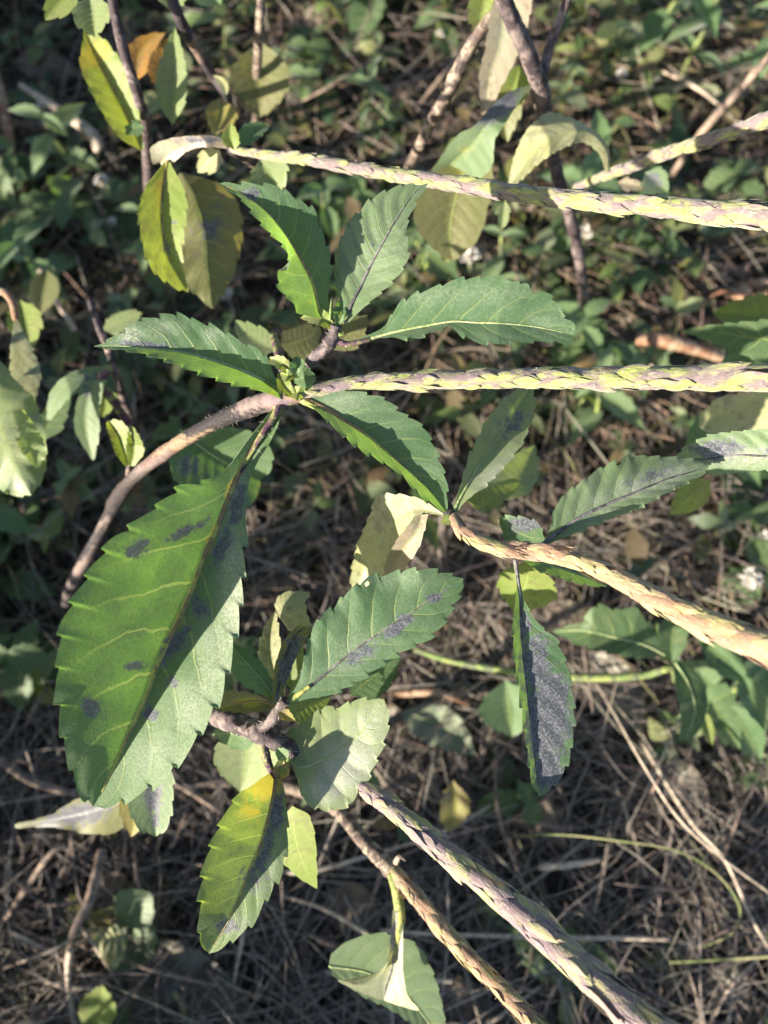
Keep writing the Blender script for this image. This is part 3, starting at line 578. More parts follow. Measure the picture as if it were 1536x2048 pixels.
oleaf(LM['pale'], (1010, 1000), (1070, 890), 75, [.27, .29], B, 0, seed=19)
oleaf(LM['lime'], (930, 1000), (1040, 965), 90, [.26, .27], B, .1, seed=21, marks=[('w', 980, 960, 50, 20, .5)])

# ------------------------------------------------------------------ shoot C, lower middle
C = thing('porterweed_shoot', P(540, 1465, .215), 'hairy lower shoot with the yellow based leaf and a spike running to the bottom edge', 'plant', 'porterweed shoots')
stC = [(170, 1300, G(170, 1300)), (260, 1350, .33), (350, 1400, .265), (430, 1432, .232), (500, 1455, .218), (545, 1478, .214), (600, 1508, .217), (660, 1538, .216), (735, 1580, .208)]
tube('stem', stC, [26, 28, 32, 36, 42, 40, 36, 34, 34], M_STEMP, C, n=90, seg=14, bump=.07, knots=[(.62, .2)]); hairs('hair', stC[3:7], [40, 44, 38], C, n=220, length=10, seed=21)
brC = [(520, 1462, .214), (545, 1436, .210), (562, 1414, .207), (572, 1400, .206)]
tube('branch', brC, [26, 22, 24, 20], M_STEMP, C, n=30, seg=12, bump=.07); hairs('hair', brC, [26, 24, 24], C, n=90, length=9, seed=22)
spike([(722, 1570, .209), (745, 1588, .207), (800, 1628, .203), (900, 1712, .197), (1000, 1790, .190), (1100, 1880, .182), (1200, 1970, .174), (1290, 2050, .166), (1380, 2130, .158)],
      [34, 44, 50, 54, 58, 62, 68, 76, 84], C, mat='pink', pitch=32, seed=8)
leaf(LM['deep'], [(572, 1410), (600, 1388), (640, 1357), (690, 1315), (745, 1275), (800, 1240), (860, 1200), (926, 1158)],
     [(570, 1408), (592, 1365), (606, 1315), (622, 1265), (645, 1230), (668, 1213), (688, 1190), (712, 1172), (738, 1155), (770, 1150), (812, 1140), (855, 1140), (895, 1147), (926, 1156)],
     [(574, 1412), (612, 1402), (650, 1395), (690, 1378), (730, 1355), (770, 1325), (815, 1300), (858, 1278), (890, 1245), (905, 1215), (922, 1190), (927, 1160)],
     [.207, .206, .205, .204, .204, .205], fl=[.15, .05, -.1, -.15], fr=[-.15, -.25, -.25, -.3], teeth=(36, 10), wave=.15, bite=((884, 1262, 4), (735, 1168, 5)), nu=180, nv=18, nveins=8, parent=C, rib=M_RIBP, rw=(7, 1.5), seed=23, pucker=.024,
     petiole=([(566, 1418, .207), (585, 1398, .2065), (620, 1372, .2058)], M_PETG), pw=(14, 8), label='flat shaded leaf with two purple specks towards its tip',
     marks=[('p', 868, 1195, 17, 11, 1.0, -10), ('p', 790, 1255, 44, 20, .95, -30), ('p', 720, 1310, 60, 18, .7, -35), ('w', 700, 1320, 90, 40, .4, -35), ('w', 770, 1160, 80, 16, .3)])
leaf(LM['pale'], [(578, 1520), (600, 1535), (640, 1522), (680, 1500), (715, 1472), (745, 1432), (768, 1399)],
     [(572, 1516), (568, 1475), (595, 1450), (634, 1425), (652, 1412), (676, 1415), (704, 1402), (735, 1397), (768, 1398)],
     [(580, 1524), (592, 1560), (598, 1585), (615, 1608), (645, 1620), (668, 1620), (703, 1608), (717, 1580), (735, 1560), (748, 1532), (762, 1502), (775, 1462), (778, 1428), (769, 1400)],
     [.214, .213, .212, .211, .211], fl=[-.3, -.4, -.4], fr=[.4, .4, .35], teeth=(33, 8), nu=120, nv=18, nveins=6, parent=C, rib=M_RIBG, rw=(6, 2), seed=24, pucker=.03,
     marks=[('w', 690, 1530, 80, 50, 1.2, -45), ('w', 650, 1580, 50, 30, 1.1), ('w', 740, 1450, 50, 50, .7)], label='broad pale leaf with a whitish powdery centre')  # white marks: powdery centre, strengthened to paint the blade as lit
leaf(LM['bright'], [(552, 1545), (546, 1590), (535, 1640), (520, 1690), (502, 1735), (480, 1790), (455, 1845), (417, 1908)],
     [(545, 1540), (522, 1552), (500, 1568), (482, 1580), (462, 1606), (447, 1636), (430, 1668), (413, 1716), (402, 1771), (398, 1826), (398, 1878), (417, 1907)],
     [(560, 1560), (572, 1578), (577, 1610), (577, 1661), (570, 1721), (555, 1761), (530, 1806), (502, 1851), (475, 1873), (445, 1896), (418, 1908)],
     [.214, .209, .206, .204, .203, .203], fl=[.4, .8, 1.0, 1.02, .95, .7], fr=[.3, .2, .15, .15, .2], teeth=(52, 11), nu=180, nv=20, nveins=7, parent=C, rib=M_RIB, rw=(10, 2), seed=25, pucker=.024,
     marks=[('y', 530, 1570, 50, 40, 1.0), ('y', 500, 1620, 50, 40, .6), ('p', 555, 1620, 16, 60, .9, 8), ('p', 530, 1700, 20, 60, .8, 15), ('p', 500, 1760, 24, 40, .6), ('p', 450, 1850, 26, 22, .95), ('w', 480, 1850, 30, 24, .6), ('w', 540, 1740, 22, 90, .5, 15), ('p', 470, 1690, 30, 30, .35), ('w', 470, 1760, 60, 60, .25)],
     label='hanging leaf, yellow at its base and green at its tip')
tube('petiole', [(528, 1478, .214), (530, 1505, .213), (540, 1535, .213), (552, 1556, .212)], [18, 20, 16, 10], M_PET, C, n=20); hairs('hair', [(528, 1478, .214), (530, 1505, .213), (542, 1538, .213)], [20, 22, 18], C, n=40, length=10, seed=26)
leaf(LM['olive'], [(552, 1402), (560, 1360), (572, 1310), (592, 1270), (615, 1252)], [(544, 1402), (546, 1355), (556, 1310), (572, 1275), (598, 1250)], [(558, 1402), (572, 1368), (588, 1325), (606, 1290), (628, 1256)], [.207, .210, .214, .22], fl=[.9, .9], fr=[.4, .3], teeth=(40, 2), nu=60, nv=8, parent=C, rib=M_RIBP, rw=(8, 5), seed=27, marks=[('p', 580, 1310, 20, 70, .9, 15), ('y', 550, 1350, 8, 60, .6, 10)])
leaf(LM['cream'], [(600, 1262), (585, 1238), (575, 1215), (590, 1195), (618, 1190)], [(575, 1262), (556, 1230), (552, 1200), (575, 1183), (620, 1184)], [(625, 1250), (616, 1232), (612, 1215), (612, 1200), (622, 1190)], [.22, .222, .224], fl=-.3, fr=.2, teeth=(22, 4), nu=60, nv=8, parent=C, seed=28)
oleaf(LM['cream'], (570, 1390), (552, 1220), 50, [.225, .23], C, .12, seed=29, teeth=(24, 5)); oleaf(LM['pale'], (585, 1380), (600, 1270), 60, [.228, .232], C, .1, seed=30, teeth=(24, 5))
leaf(LM['green'], [(555, 1410), (535, 1375), (505, 1340), (474, 1305), (462, 1285)], [(552, 1410), (520, 1388), (485, 1370), (462, 1340), (458, 1300), (460, 1286)], [(558, 1408), (548, 1370), (522, 1325), (490, 1300), (464, 1284)], [.208, .210, .213], fl=.9, fr=-.1, teeth=(24, 5), nu=60, nv=8, parent=C, rib=M_RIBG, rw=(6, 2), seed=34)
leaf(LM['olive'], [(553, 1412), (520, 1402), (480, 1405), (435, 1418)], [(553, 1416), (520, 1424), (480, 1425), (432, 1420)], [(550, 1406), (515, 1390), (470, 1382), (425, 1385), (420, 1410)], [.209, .211, .213], fl=.5, fr=.2, teeth=(24, 4), nu=60, nv=8, parent=C, rib=M_RIB, rw=(6, 2), seed=35, marks=[('y', 500, 1405, 40, 14, .9), ('p', 470, 1410, 30, 8, .5)])
for k, (b, e, w, mt) in enumerate([((556, 1420), (590, 1442), 22, 'yellow'), ((560, 1560), (565, 1520), 34, 'yellow'), ((555, 1550), (575, 1512), 26, 'lime'), ((575, 1520), (552, 1495), 26, 'green')]):
    oleaf(LM[mt], b, e, w, .206 if k == 0 else .212, C, 0, fl=.5, fr=.5, teeth=(12, 3), nu=40, nv=6, seed=50 + k)
oleaf(LM['pale'], (575, 1425), (660, 1395), 90, [.222, .228], C, 0, seed=36, label=None); oleaf(LM['pale'], (490, 1440), (480, 1585), 130, [.245, .262], C, .05, seed=37, fat=.5); oleaf(LM['green'], (520, 1460), (425, 1470), 70, [.225, .235], C, 0, seed=38)
oleaf(LM['lime'], (585, 1612), (634, 1778), 100, [.225, .235], C, -.08, fl=.5, fr=-.5, wl=80, wr=90, seed=39, fat=.35, teeth=(40, 3)); oleaf(LM['green'], (700, 1390), (800, 1310), 80, [.232, .236], C, 0, seed=41)
leaf(LM['grey'], [(310, 1500), (312, 1560), (308, 1620), (312, 1672)], [(285, 1500), (255, 1560), (255, 1610), (275, 1655), (310, 1674)], [(330, 1500), (346, 1560), (344, 1620), (335, 1655), (314, 1673)], [.222, .226, .23], fl=.3, fr=.2, teeth=(36, 7), nu=60, nv=9, parent=C, seed=42, marks=[('p', 305, 1580, 20, 60, 1.0), ('p', 310, 1640, 12, 20, .9)])
oleaf(LM['yellow'], (270, 1560), (262, 1674), 70, [.25, .26], C, .05, seed=43, marks=[('p', 270, 1600, 20, 30, .5)])
leaf(LM['olive'], [(300, 1560), (240, 1600), (170, 1625), (100, 1640), (30, 1652)], [(290, 1600), (240, 1660), (180, 1668), (110, 1655), (30, 1656)], [(280, 1545), (210, 1580), (150, 1600), (100, 1630), (30, 1648)], [.27, .29, .30], fl=.3, fr=.5, teeth=(40, 3), nu=60, nv=9, parent=C, seed=44, wave=.4, marks=[('p', 150, 1630, 110, 26, .9, -12), ('y', 220, 1660, 60, 8, .4)], label='withered twisted leaf with yellow margins')

# ------------------------------------------------------------------ shoot D, thin one at the bottom
Dd = thing('porterweed_shoot', P(790, 1745, .25), 'thin lower shoot with a cream folded leaf and a narrow spike', 'plant', 'porterweed shoots')
stD = [(560, 1570, G(560, 1570)), (620, 1590, .33), (680, 1625, .285), (730, 1685, .262), (790, 1745, .25)]
tube('stem', stD, [22, 24, 28, 30, 34], M_TWIG, Dd, n=50, seg=12, knots=[(.95, .25)])
spike([(785, 1742, .25), (830, 1790, .243), (880, 1850, .236), (940, 1915, .228), (1000, 1975, .22), (1070, 2050, .212), (1130, 2110, .206)], [34, 34, 34, 34, 36, 38, 40], Dd, mat='tan', pitch=26, seed=12)
tube('petiole', [(785, 1745, .249), (795, 1790, .246), (800, 1840, .246), (790, 1900, .248), (782, 1950, .25)], [22, 22, 22, 24, 20], M_PETG, Dd, n=30)
leaf(LM['cream'], [(796, 1820), (794, 1870), (785, 1930), (772, 1975), (768, 2000)], [(785, 1820), (780, 1880), (770, 1940), (730, 1970), (675, 1960), (720, 1985), (766, 2002)], [(806, 1820), (806, 1890), (806, 1940), (815, 1990), (838, 2020), (800, 2012), (770, 2002)], [.245, .247, .25], fl=.3, fr=.3, teeth=(40, 1), nu=70, nv=10, parent=Dd, rib=M_RIBP, rw=(14, 4), seed=60, marks=[('p', 792, 1880, 14, 50, 1.0), ('w', 780, 1970, 60, 30, .5)])
leaf(LM['grey'], [(658, 1932), (735, 1945), (800, 1980), (850, 2035), (893, 2105)], [(662, 1905), (695, 1880), (760, 1866), (830, 1888), (868, 1950), (886, 2020), (893, 2100)], [(666, 1955), (720, 1990), (790, 2025), (850, 2070), (890, 2108)], [.256, .258, .262], fl=.1, fr=.15, teeth=(34, 6), nu=90, nv=12, parent=Dd, rib=M_RIBG, rw=(6, 2), seed=61, marks=[('y', 870, 2050, 24, 24, .5)], label='broad dull green leaf under the cream fold')
for k, pts in enumerate([[(800, 1765, .248), (830, 1800, .246), (855, 1828, .246)], [(792, 1725, .249), (800, 1712, .247), (812, 1722, .247)], [(800, 1760, .25), (820, 1790, .252), (840, 1830, .252)]]):
    tube('dried_bract', pts, [14, 10, 3], M_TWIG, Dd, n=14, seg=6)

# ------------------------------------------------------------------ shoot E, upper left with the top spike
E = thing('porterweed_shoot', P(465, 298, .25), 'upper left shoot whose pale arching leaf base meets the top flower spike', 'plant', 'porterweed shoots')
tube('stem', [(598, 390, G(598, 390)), (540, 350, .36), (500, 318, .29), (466, 298, .25)], [20, 20, 24, 26], M_STEM, E, n=40)
spike([(462, 297, .25), (500, 306, .248), (560, 313, .245), (620, 320, .241), (760, 345, .234), (900, 366, .227), (1050, 388, .219), (1180, 402, .213), (1300, 412, .208), (1420, 424, .203), (1536, 433, .198), (1680, 446, .192)],
      [16, 22, 26, 28, 31, 35, 38, 40, 44, 50, 56, 58], E, pitch=24, seed=15)
leaf(LM['pink'], [(462, 293), (430, 283), (390, 285), (350, 300), (320, 325)], [(462, 300), (425, 295), (385, 298), (355, 318), (330, 340)], [(462, 286), (430, 272), (380, 272), (335, 278), (302, 295), (305, 330)], [.25, .247, .25, .256], fl=-.4, fr=.3, teeth=(30, 2), nu=60, nv=8, parent=E, seed=70, marks=[('p', 400, 280, 60, 10, .9), ('w', 330, 300, 30, 20, .6)])
leaf(LM['lime'], [(334, 322), (326, 380), (324, 440), (336, 510), (375, 584)], [(326, 325), (292, 370), (277, 425), (285, 490), (305, 540), (345, 572), (374, 584)], [(344, 328), (366, 370), (374, 420), (366, 480), (364, 530), (377, 584)],
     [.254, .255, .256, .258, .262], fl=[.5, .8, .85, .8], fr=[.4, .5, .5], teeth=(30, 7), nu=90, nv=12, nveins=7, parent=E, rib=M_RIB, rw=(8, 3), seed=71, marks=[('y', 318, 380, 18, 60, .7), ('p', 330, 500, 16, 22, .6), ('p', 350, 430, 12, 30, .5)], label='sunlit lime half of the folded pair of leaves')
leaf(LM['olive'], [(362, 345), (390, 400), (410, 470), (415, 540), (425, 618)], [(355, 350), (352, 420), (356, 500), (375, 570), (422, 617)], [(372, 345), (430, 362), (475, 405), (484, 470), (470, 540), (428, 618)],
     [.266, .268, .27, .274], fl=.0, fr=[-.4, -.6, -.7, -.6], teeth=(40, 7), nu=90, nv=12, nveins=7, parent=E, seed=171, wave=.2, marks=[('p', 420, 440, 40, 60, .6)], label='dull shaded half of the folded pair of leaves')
oleaf(LM['pale'], (520, 320), (560, 390), 80, [.262, .268], E, 0, seed=72); oleaf(LM['lime'], (470, 300), (462, 245), 34, [.248, .246], E, .1, seed=73, teeth=(16, 4)); oleaf(LM['green'], (475, 290), (540, 250), 40, [.252, .256], E, .1, seed=74, teeth=(16, 4))
oleaf(LM['cream'], (440, 300), (395, 345), 50, [.262, .268], E, 0, seed=75)
# stem of the leaves in the upper left corner
E2 = thing('porterweed_shoot', PG(300, 430), 'upright dark stem at the upper left carrying yellowing and orange leaves', 'plant', 'porterweed shoots')
tube('stem', [(218, -60, .25), (228, 20, .255), (250, 110, .262), (275, 190, .272), (290, 250, .29), (296, 330, .33), (300, 420, G(300, 420))], [20, 20, 22, 22, 24, 22, 20], M_STEMP, E2, n=70, knots=[(.62, .25)])
tube('side_stem', [(330, -60, .27), (352, 20, .275), (385, 85, .29), (425, 150, .31), (455, 195, .33), (470, 260, G(470, 260))], [22, 24, 22, 20, 18, 16], M_STEM, E2, n=60)
leaf(LM['lime'], [(284, 300), (262, 250), (238, 200), (212, 150), (185, 100), (168, 55)], [(280, 302), (242, 280), (210, 235), (180, 180), (160, 130), (165, 85), (168, 55)], [(290, 296), (282, 240), (266, 180), (245, 130), (215, 85), (180, 60), (169, 55)],
     [.282, .278, .274, .272], fl=[.7, .7], fr=[.5, .6], teeth=(34, 6), nu=90, nv=12, nveins=8, parent=E2, rib=M_RIB, rw=(6, 2), seed=80, marks=[('y', 185, 110, 30, 50, .9, 60), ('y', 240, 180, 16, 60, .4, 60)], label='yellow green leaf with an orange tinged tip')
oleaf(LM['pale'], (345, 250), (350, 55), 62, [.285, .278], E2, .02, seed=81, teeth=(26, 5), label='pale upright leaf'); oleaf(LM['orange'], (322, 180), (335, 75), 54, [.287, .284], E2, .05, seed=82, teeth=(26, 4), label='orange leaf')
oleaf(LM['orange'], (275, 160), (330, 65), 56, [.30, .30], E2, .2, seed=83, teeth=(26, 4)); oleaf(LM['pale'], (178, -10), (190, 75), 76, [.262, .262], E2, 0, seed=84); oleaf(LM['lime'], (150, -30), (90, 40), 60, [.27, .27], E2, 0, seed=85)
oleaf(LM['yellow'], (440, 195), (430, 270), 62, [.30, .295], E2, .1, seed=86, teeth=(22, 5), label='small yellow leaf'); oleaf(LM['cream'], (425, 150), (450, 200), 18, [.305, .30], E2, .2, seed=87, teeth=(22, 1))
oleaf(LM['olive'], (520, 80), (520, 235), 120, [.34, .35], E2, 0, seed=88, marks=[('y', 500, 130, 30, 60, .5)], label='shaded olive leaf beside the short stalk', fat=.5); oleaf(LM['pale'], (340, 20), (355, -60), 60, [.29, .29], E2, 0, seed=89)
oleaf(LM['green'], (290, 255), (240, 262), 26, .278, E2, 0, seed=90); oleaf(LM['green'], (440, 10), (400, -50), 70, .30, E2, 0, seed=91)
tk = thing('broken_stalk', PG(515, 300), 'short grey broken stalk near the top with a sunlit band', 'stalk')
tube('stalk', [(525, -40, .31), (520, 40, .315), (516, 110, .33), (513, 170, .36), (512, 290, G(512, 290))], [16, 18, 18, 16, 14], M_TWIG, tk, n=40)
E3 = thing('porterweed_shoot', PG(330, 500), 'small dark leaved sprig with a pale leaf behind the upper left shoot', 'plant', 'porterweed shoots')
tube('stem', [(180, 600, .30), (200, 660, .298), (218, 700, .295), (245, 790, .31), (275, 870, G(275, 870))], [14, 16, 18, 16, 14], M_STEM, E3, n=40)

# ------------------------------------------------------------------ shoot F, upper right
Fs = thing('porterweed_shoot', PG(1165, 640), 'upright forked stem in the upper right with curled cream and drooping leaves', 'plant', 'porterweed shoots')
tube('stem', [(985, -60, .235), (1020, 30, .248), (1052, 100, .26), (1075, 160, .272), (1092, 240, .29), (1112, 340, .315), (1145, 450, .345), (1165, 560, .38), (1168, 640, G(1168, 640))], [34, 34, 34, 34, 28, 26, 24, 22, 20], M_STEMP, Fs, n=90, knots=[(.36, .25)], seed=4)
tube('stem', [(1150, -60, .25), (1128, 20, .258), (1100, 90, .266), (1083, 165, .273)], [18, 18, 20, 20], M_STEMP, Fs, n=40); tube('stem', [(985, 30, .27), (940, 95, .275), (895, 185, .285), (860, 250, .30), (830, 310, .33), (812, 350, G(812, 350))], [24, 26, 28, 26, 22, 18], M_TWIG, Fs, n=60, knots=[(.4, .15)])
leaf(LM['cream'], [(1218, 345), (1212, 300), (1185, 268), (1150, 262), (1110, 272), (1065, 310), (1020, 372)], [(1210, 345), (1195, 305), (1165, 285), (1130, 295), (1090, 318), (1055, 348), (1024, 376)], [(1222, 340), (1216, 290), (1180, 255), (1140, 235), (1095, 226), (1055, 258), (1030, 310), (1016, 365)],
     [.285, .275, .268, .266, .27, .275], fl=[-.1, -.5, -.8], fr=[-.2, -.1, .2], teeth=(20, 4), nu=90, nv=12, parent=Fs, seed=100, label='curled cream leaf arching over')
leaf(LM['pink'], [(1030, -60), (1010, 20), (1000, 90), (980, 150), (968, 230)], [(1000, -60), (982, 20), (972, 90), (958, 150), (962, 230)], [(1075, -60), (1060, 30), (1040, 100), (1010, 160), (970, 235)], [.262, .268, .272, .276], fl=.3, fr=.1, teeth=(30, 4), nu=70, nv=9, parent=Fs, seed=101, marks=[('w', 1010, 90, 40, 80, .4)])
oleaf(LM['lime'], (1040, 130), (985, 230), 60, [.28, .285], Fs, .1, seed=102, teeth=(24, 5)); oleaf(LM['lime'], (975, -30), (955, 80), 60, [.27, .275], Fs, 0, seed=103); oleaf(LM['olive'], (1030, 150), (1015, 285), 70, [.30, .31], Fs, -.1, seed=104)
leaf(LM['grey'], [(1062, 172), (1030, 190), (1000, 220), (970, 255), (945, 290), (900, 330)], [(1060, 168), (1022, 182), (985, 210), (950, 250), (910, 275), (862, 345)], [(1064, 176), (1042, 200), (1015, 240), (990, 280), (985, 330), (960, 360)], [.273, .27, .27, .275, .28], fl=.2, fr=.3, teeth=(30, 2), nu=60, nv=8, parent=Fs, seed=105, marks=[('p', 1000, 215, 60, 24, 1.1, -45), ('y', 930, 300, 30, 30, .5)])
leaf(LM['olive'], [(945, 270), (930, 330), (910, 400), (900, 460), (905, 520)], [(900, 275), (870, 330), (830, 400), (835, 460), (890, 518)], [(985, 300), (985, 360), (975, 420), (955, 480), (910, 522)], [.29, .295, .30], fl=.2, fr=.2, teeth=(40, 4), nu=60, nv=8, parent=Fs, seed=106, marks=[('y', 920, 310, 30, 60, .7)], label='drooping brownish olive leaf')
oleaf(LM['pale'], (1010, 400), (1003, 460), 26, .285, Fs, 0, seed=107)
Gs = thing('porterweed_shoot', PG(1140, 400), 'thin green flower spike rising to the right edge below the upper right corner', 'plant', 'porterweed shoots')
spike([(1145, 378, .315), (1200, 355, .30), (1270, 330, .285), (1340, 304, .27), (1400, 285, .26), (1470, 262, .25), (1536, 238, .24), (1640, 200, .23)], [14, 20, 24, 26, 27, 29, 32, 34], Gs, pitch=24, seed=18, hair=False)
tube('stem', [(1150, 376, .315), (1120, 385, .34), (1080, 400, .38), (1060, 420, G(1060, 420))], [14, 14, 14, 12], M_TWIG, Gs, n=30); oleaf(LM['grey'], (1290, 345), (1335, 385), 60, [.31, .31], Gs, 0, seed=108, marks=[('p', 1310, 360, 20, 20, .7)])
oleaf(LM['pink'], (1235, 365), (1290, 375), 26, .31, Gs, 0, seed=109)

# ------------------------------------------------------------------ other traced plants further down
K = thing('porterweed_shoot', PG(20, 700), 'pale leaves on a tan arching stalk at the left edge', 'plant', 'porterweed shoots')
tube('stalk', [(-60, 620, .32), (-20, 590, .29), (5, 583, .285), (25, 605, .284), (32, 640, .285)], [14, 15, 16, 16, 14], M_RACHT, K, n=30)
leaf(LM['cream'], [(32, 640), (40, 700), (48, 760), (52, 810), (62, 890)], [(26, 640), (20, 690), (22, 760), (25, 830), (58, 890)], [(38, 640), (62, 690), (82, 745), (72, 800), (64, 892)], [.285, .28, .275, .278], fl=.1, fr=-.1, teeth=(20, 6), nu=70, nv=9, parent=K, seed=110, label='cream leaf hanging in the sun')
oleaf(LM['lime'], (40, 600), (62, 700), 70, [.31, .31], K, 0, seed=112); oleaf(LM['olive'], (95, 540), (80, 630), 60, [.36, .36], K, 0, seed=113, teeth=(30, 1))
K2 = thing('porterweed_shoot', PG(-20, 900), 'big matte green leaf cut off by the left edge with a sunlit lower margin', 'plant', 'porterweed shoots')
tube('stem', [(-60, 700, .27), (-90, 760, .32), (-110, 800, G(-110, 800))], [18, 18, 16], M_STEM, K2, n=20)
leaf(LM['pale'], [(-60, 700), (-30, 770), (0, 850), (25, 920), (62, 990)], [(-60, 760), (-60, 850), (-40, 930), (10, 985), (60, 992)], [(-60, 660), (-5, 715), (40, 770), (70, 800), (92, 880), (88, 950), (64, 991)], [.268, .266, .262, .262], fl=[-.1, -.2, -.4], fr=[.3, .1, -.1, -.2], cr=[0, -.3, .2, -.3],
     teeth=(34, 5), nu=90, nv=14, parent=K2, seed=111, wave=.4, marks=[('w', 10, 960, 60, 24, .6, 20), ('y', 80, 930, 20, 50, .4)])
leaf(LM['pale'], [(30, 820), (50, 870), (62, 900), (75, 935)], [(20, 830), (32, 880), (48, 910), (73, 936)], [(50, 820), (75, 860), (92, 900), (77, 936)], [.256, .254, .256], fl=.4, fr=-.3, teeth=(18, 4), nu=50, nv=8, parent=K2, seed=211, wave=.3, bite=((34, 868, 7), (30, 856, 6)))
sp_ = thing('seedling', PG(250, 950), 'small bright backlit sprout standing in front of the dark stem joint', 'plant', 'weed plants')
tube('stem', [(258, 930, .262), (256, 950, .275), (255, 975, .30), (250, 1000, G(250, 1000))], [10, 10, 9, 8], M_STEM, sp_, n=16)
leaf(LM['lime'], [(256, 932), (248, 900), (236, 870), (218, 845)], [(248, 932), (230, 905), (222, 880), (212, 850), (216, 842)], [(262, 932), (265, 895), (258, 860), (240, 842), (220, 840)], [.258, .256, .256], fl=.6, fr=.7, teeth=(13, 4), nu=50, nv=8, parent=sp_, seed=114)
leaf(LM['lime'], [(262, 932), (268, 905), (266, 880), (262, 852)], [(254, 930), (252, 900), (254, 875), (260, 850)], [(272, 932), (288, 905), (282, 880), (266, 852)], [.257, .254, .254], fl=.6, fr=.5, teeth=(13, 4), nu=50, nv=8, parent=sp_, seed=115)
K3 = thing('porterweed_shoot', PG(150, 900), 'blurred drooping grey green leaves arching over at the left', 'plant', 'porterweed shoots')
tube('stem', [(255, 845, .30), (225, 800, .292), (200, 765, .288), (220, 735, .285)], [18, 18, 18, 16], M_PET, K3, n=20); tube('stem', [(255, 845, .30), (275, 880, .33), (290, 930, G(290, 930))], [18, 16, 14], M_STEM, K3, n=20)
leaf(LM['grey'], [(215, 738), (175, 750), (140, 765), (115, 790), (95, 840)], [(200, 765), (170, 780), (140, 795), (118, 820), (98, 842)], [(220, 728), (170, 735), (130, 752), (100, 785), (92, 838)], [.288, .285, .29], fl=.2, fr=-.2, teeth=(30, 3), nu=50, nv=8, parent=K3, seed=116, marks=[('p', 180, 755, 40, 20, .5)])
leaf(LM['grey'], [(190, 760), (175, 800), (170, 850), (185, 920)], [(165, 765), (152, 810), (150, 860), (182, 918)], [(215, 760), (200, 810), (198, 870), (188, 920)], [.286, .29, .295], fl=.2, fr=.2, teeth=(30, 3), nu=50, nv=8, parent=K3, seed=117, marks=[('p', 175, 790, 30, 30, .3)]); oleaf(LM['lime'], (205, 770), (205, 835), 44, .30, K3, .1, seed=118, teeth=(20, 4))
oleaf(LM['pale'], (205, 660), (285, 625), 44, [.31, .31], K3, 0, seed=119); oleaf(LM['weed'], (75, 880), (140, 790), 50, [.31, .31], K3, 0, seed=120)
H = thing('weed_plant', PG(1345, 1320), 'dark green weed with three pointed leaves on a green stem in the right middle', 'plant', 'weed plants')
tube('stem', [(830, 1300, .37), (900, 1322, .36), (1000, 1340, .35), (1100, 1352, .343), (1200, 1355, .338), (1290, 1350, .334), (1345, 1335, .33), (1440, 1322, .34)], [10, 11, 14, 15, 17, 16, 15, 13], M_GSTEM, H, n=60, seg=8, bump=.08); tube('stem', [(1345, 1335, .33), (1350, 1350, .36), (1352, 1370, G(1352, 1370))], [14, 13, 12], M_GSTEM, H, n=14)
leaf(LM['weed'], [(1330, 1310), (1290, 1290), (1230, 1275), (1170, 1262), (1105, 1262)], [(1328, 1314), (1290, 1318), (1230, 1308), (1160, 1290), (1108, 1266)], [(1332, 1306), (1310, 1262), (1270, 1215), (1240, 1222), (1190, 1212), (1160, 1245), (1106, 1260)], [.325, .32, .322, .33], fl=.3, fr=.1, teeth=(36, 8), nu=70, nv=9, parent=H, rib=M_RIBG, rw=(6, 2), seed=121)
leaf(LM['weed'], [(1350, 1325), (1375, 1365), (1390, 1420), (1372, 1482)], [(1345, 1335), (1352, 1380), (1362, 1430), (1358, 1480)], [(1360, 1320), (1400, 1350), (1415, 1400), (1405, 1450), (1375, 1484)], [.322, .318, .32], fl=.5, fr=-.2, teeth=(40, 3), nu=60, nv=8, parent=H, rib=M_RIBG, rw=(6, 2), seed=122)
oleaf(LM['weed'], (1345, 1325), (1375, 1200), 60, [.325, .325], H, .1, seed=123); oleaf(LM['lime'], (1405, 1420), (1425, 1492), 26, [.335, .33], H, 0, seed=124); oleaf(LM['weed'], (1360, 1330), (1310, 1240), 40, [.325, .33], H, .1, seed=125); oleaf(LM['weed'], (1420, 1400), (1480, 1500), 60, [.35, .35], H, 0, seed=126)
oleaf(LM['green'], (1010, 1360), (1025, 1475), 120, [.35, .355], H, 0, seed=127, fat=.5, label='shaded round leaf')
RJ = thing('porterweed_shoot', PG(1500, 800), 'blurred leaves at the right edge above and below the middle flower spike', 'plant', 'porterweed shoots')
tube('stem', [(1620, 760, .26), (1600, 800, .32), (1590, 860, G(1590, 860))], [18, 18, 16], M_STEM, RJ, n=20)
leaf(LM['weed'], [(1600, 690), (1540, 680), (1480, 672), (1420, 662), (1362, 662)], [(1600, 740), (1530, 725), (1470, 705), (1410, 680), (1364, 664)], [(1600, 640), (1540, 640), (1480, 645), (1420, 650), (1364, 660)], [.27, .275, .28], fl=-.2, fr=.2, teeth=(36, 6), nu=60, nv=8, parent=RJ, seed=130)
oleaf(LM['lime'], (1620, 640), (1425, 625), 90, [.30, .30], RJ, 0, seed=131); leaf(LM['cream'], [(1560, 785), (1500, 800), (1440, 830), (1400, 840)], [(1570, 850), (1500, 870), (1440, 880), (1395, 850)], [(1560, 770), (1500, 785), (1440, 795), (1398, 832)], [.26, .27, .28], fl=.2, fr=.2, teeth=(30, 4), nu=50, nv=8, parent=RJ, seed=132, marks=[('y', 1490, 820, 60, 20, .4)])
oleaf(LM['green'], (1480, 850), (1370, 890), 110, [.285, .29], RJ, 0, seed=133); oleaf(LM['lime'], (1420, 960), (1340, 1030), 60, [.27, .28], RJ, 0, seed=134, teeth=(30, 3)); oleaf(LM['green'], (1560, 690), (1440, 740), 90, [.29, .29], RJ, 0, seed=135)
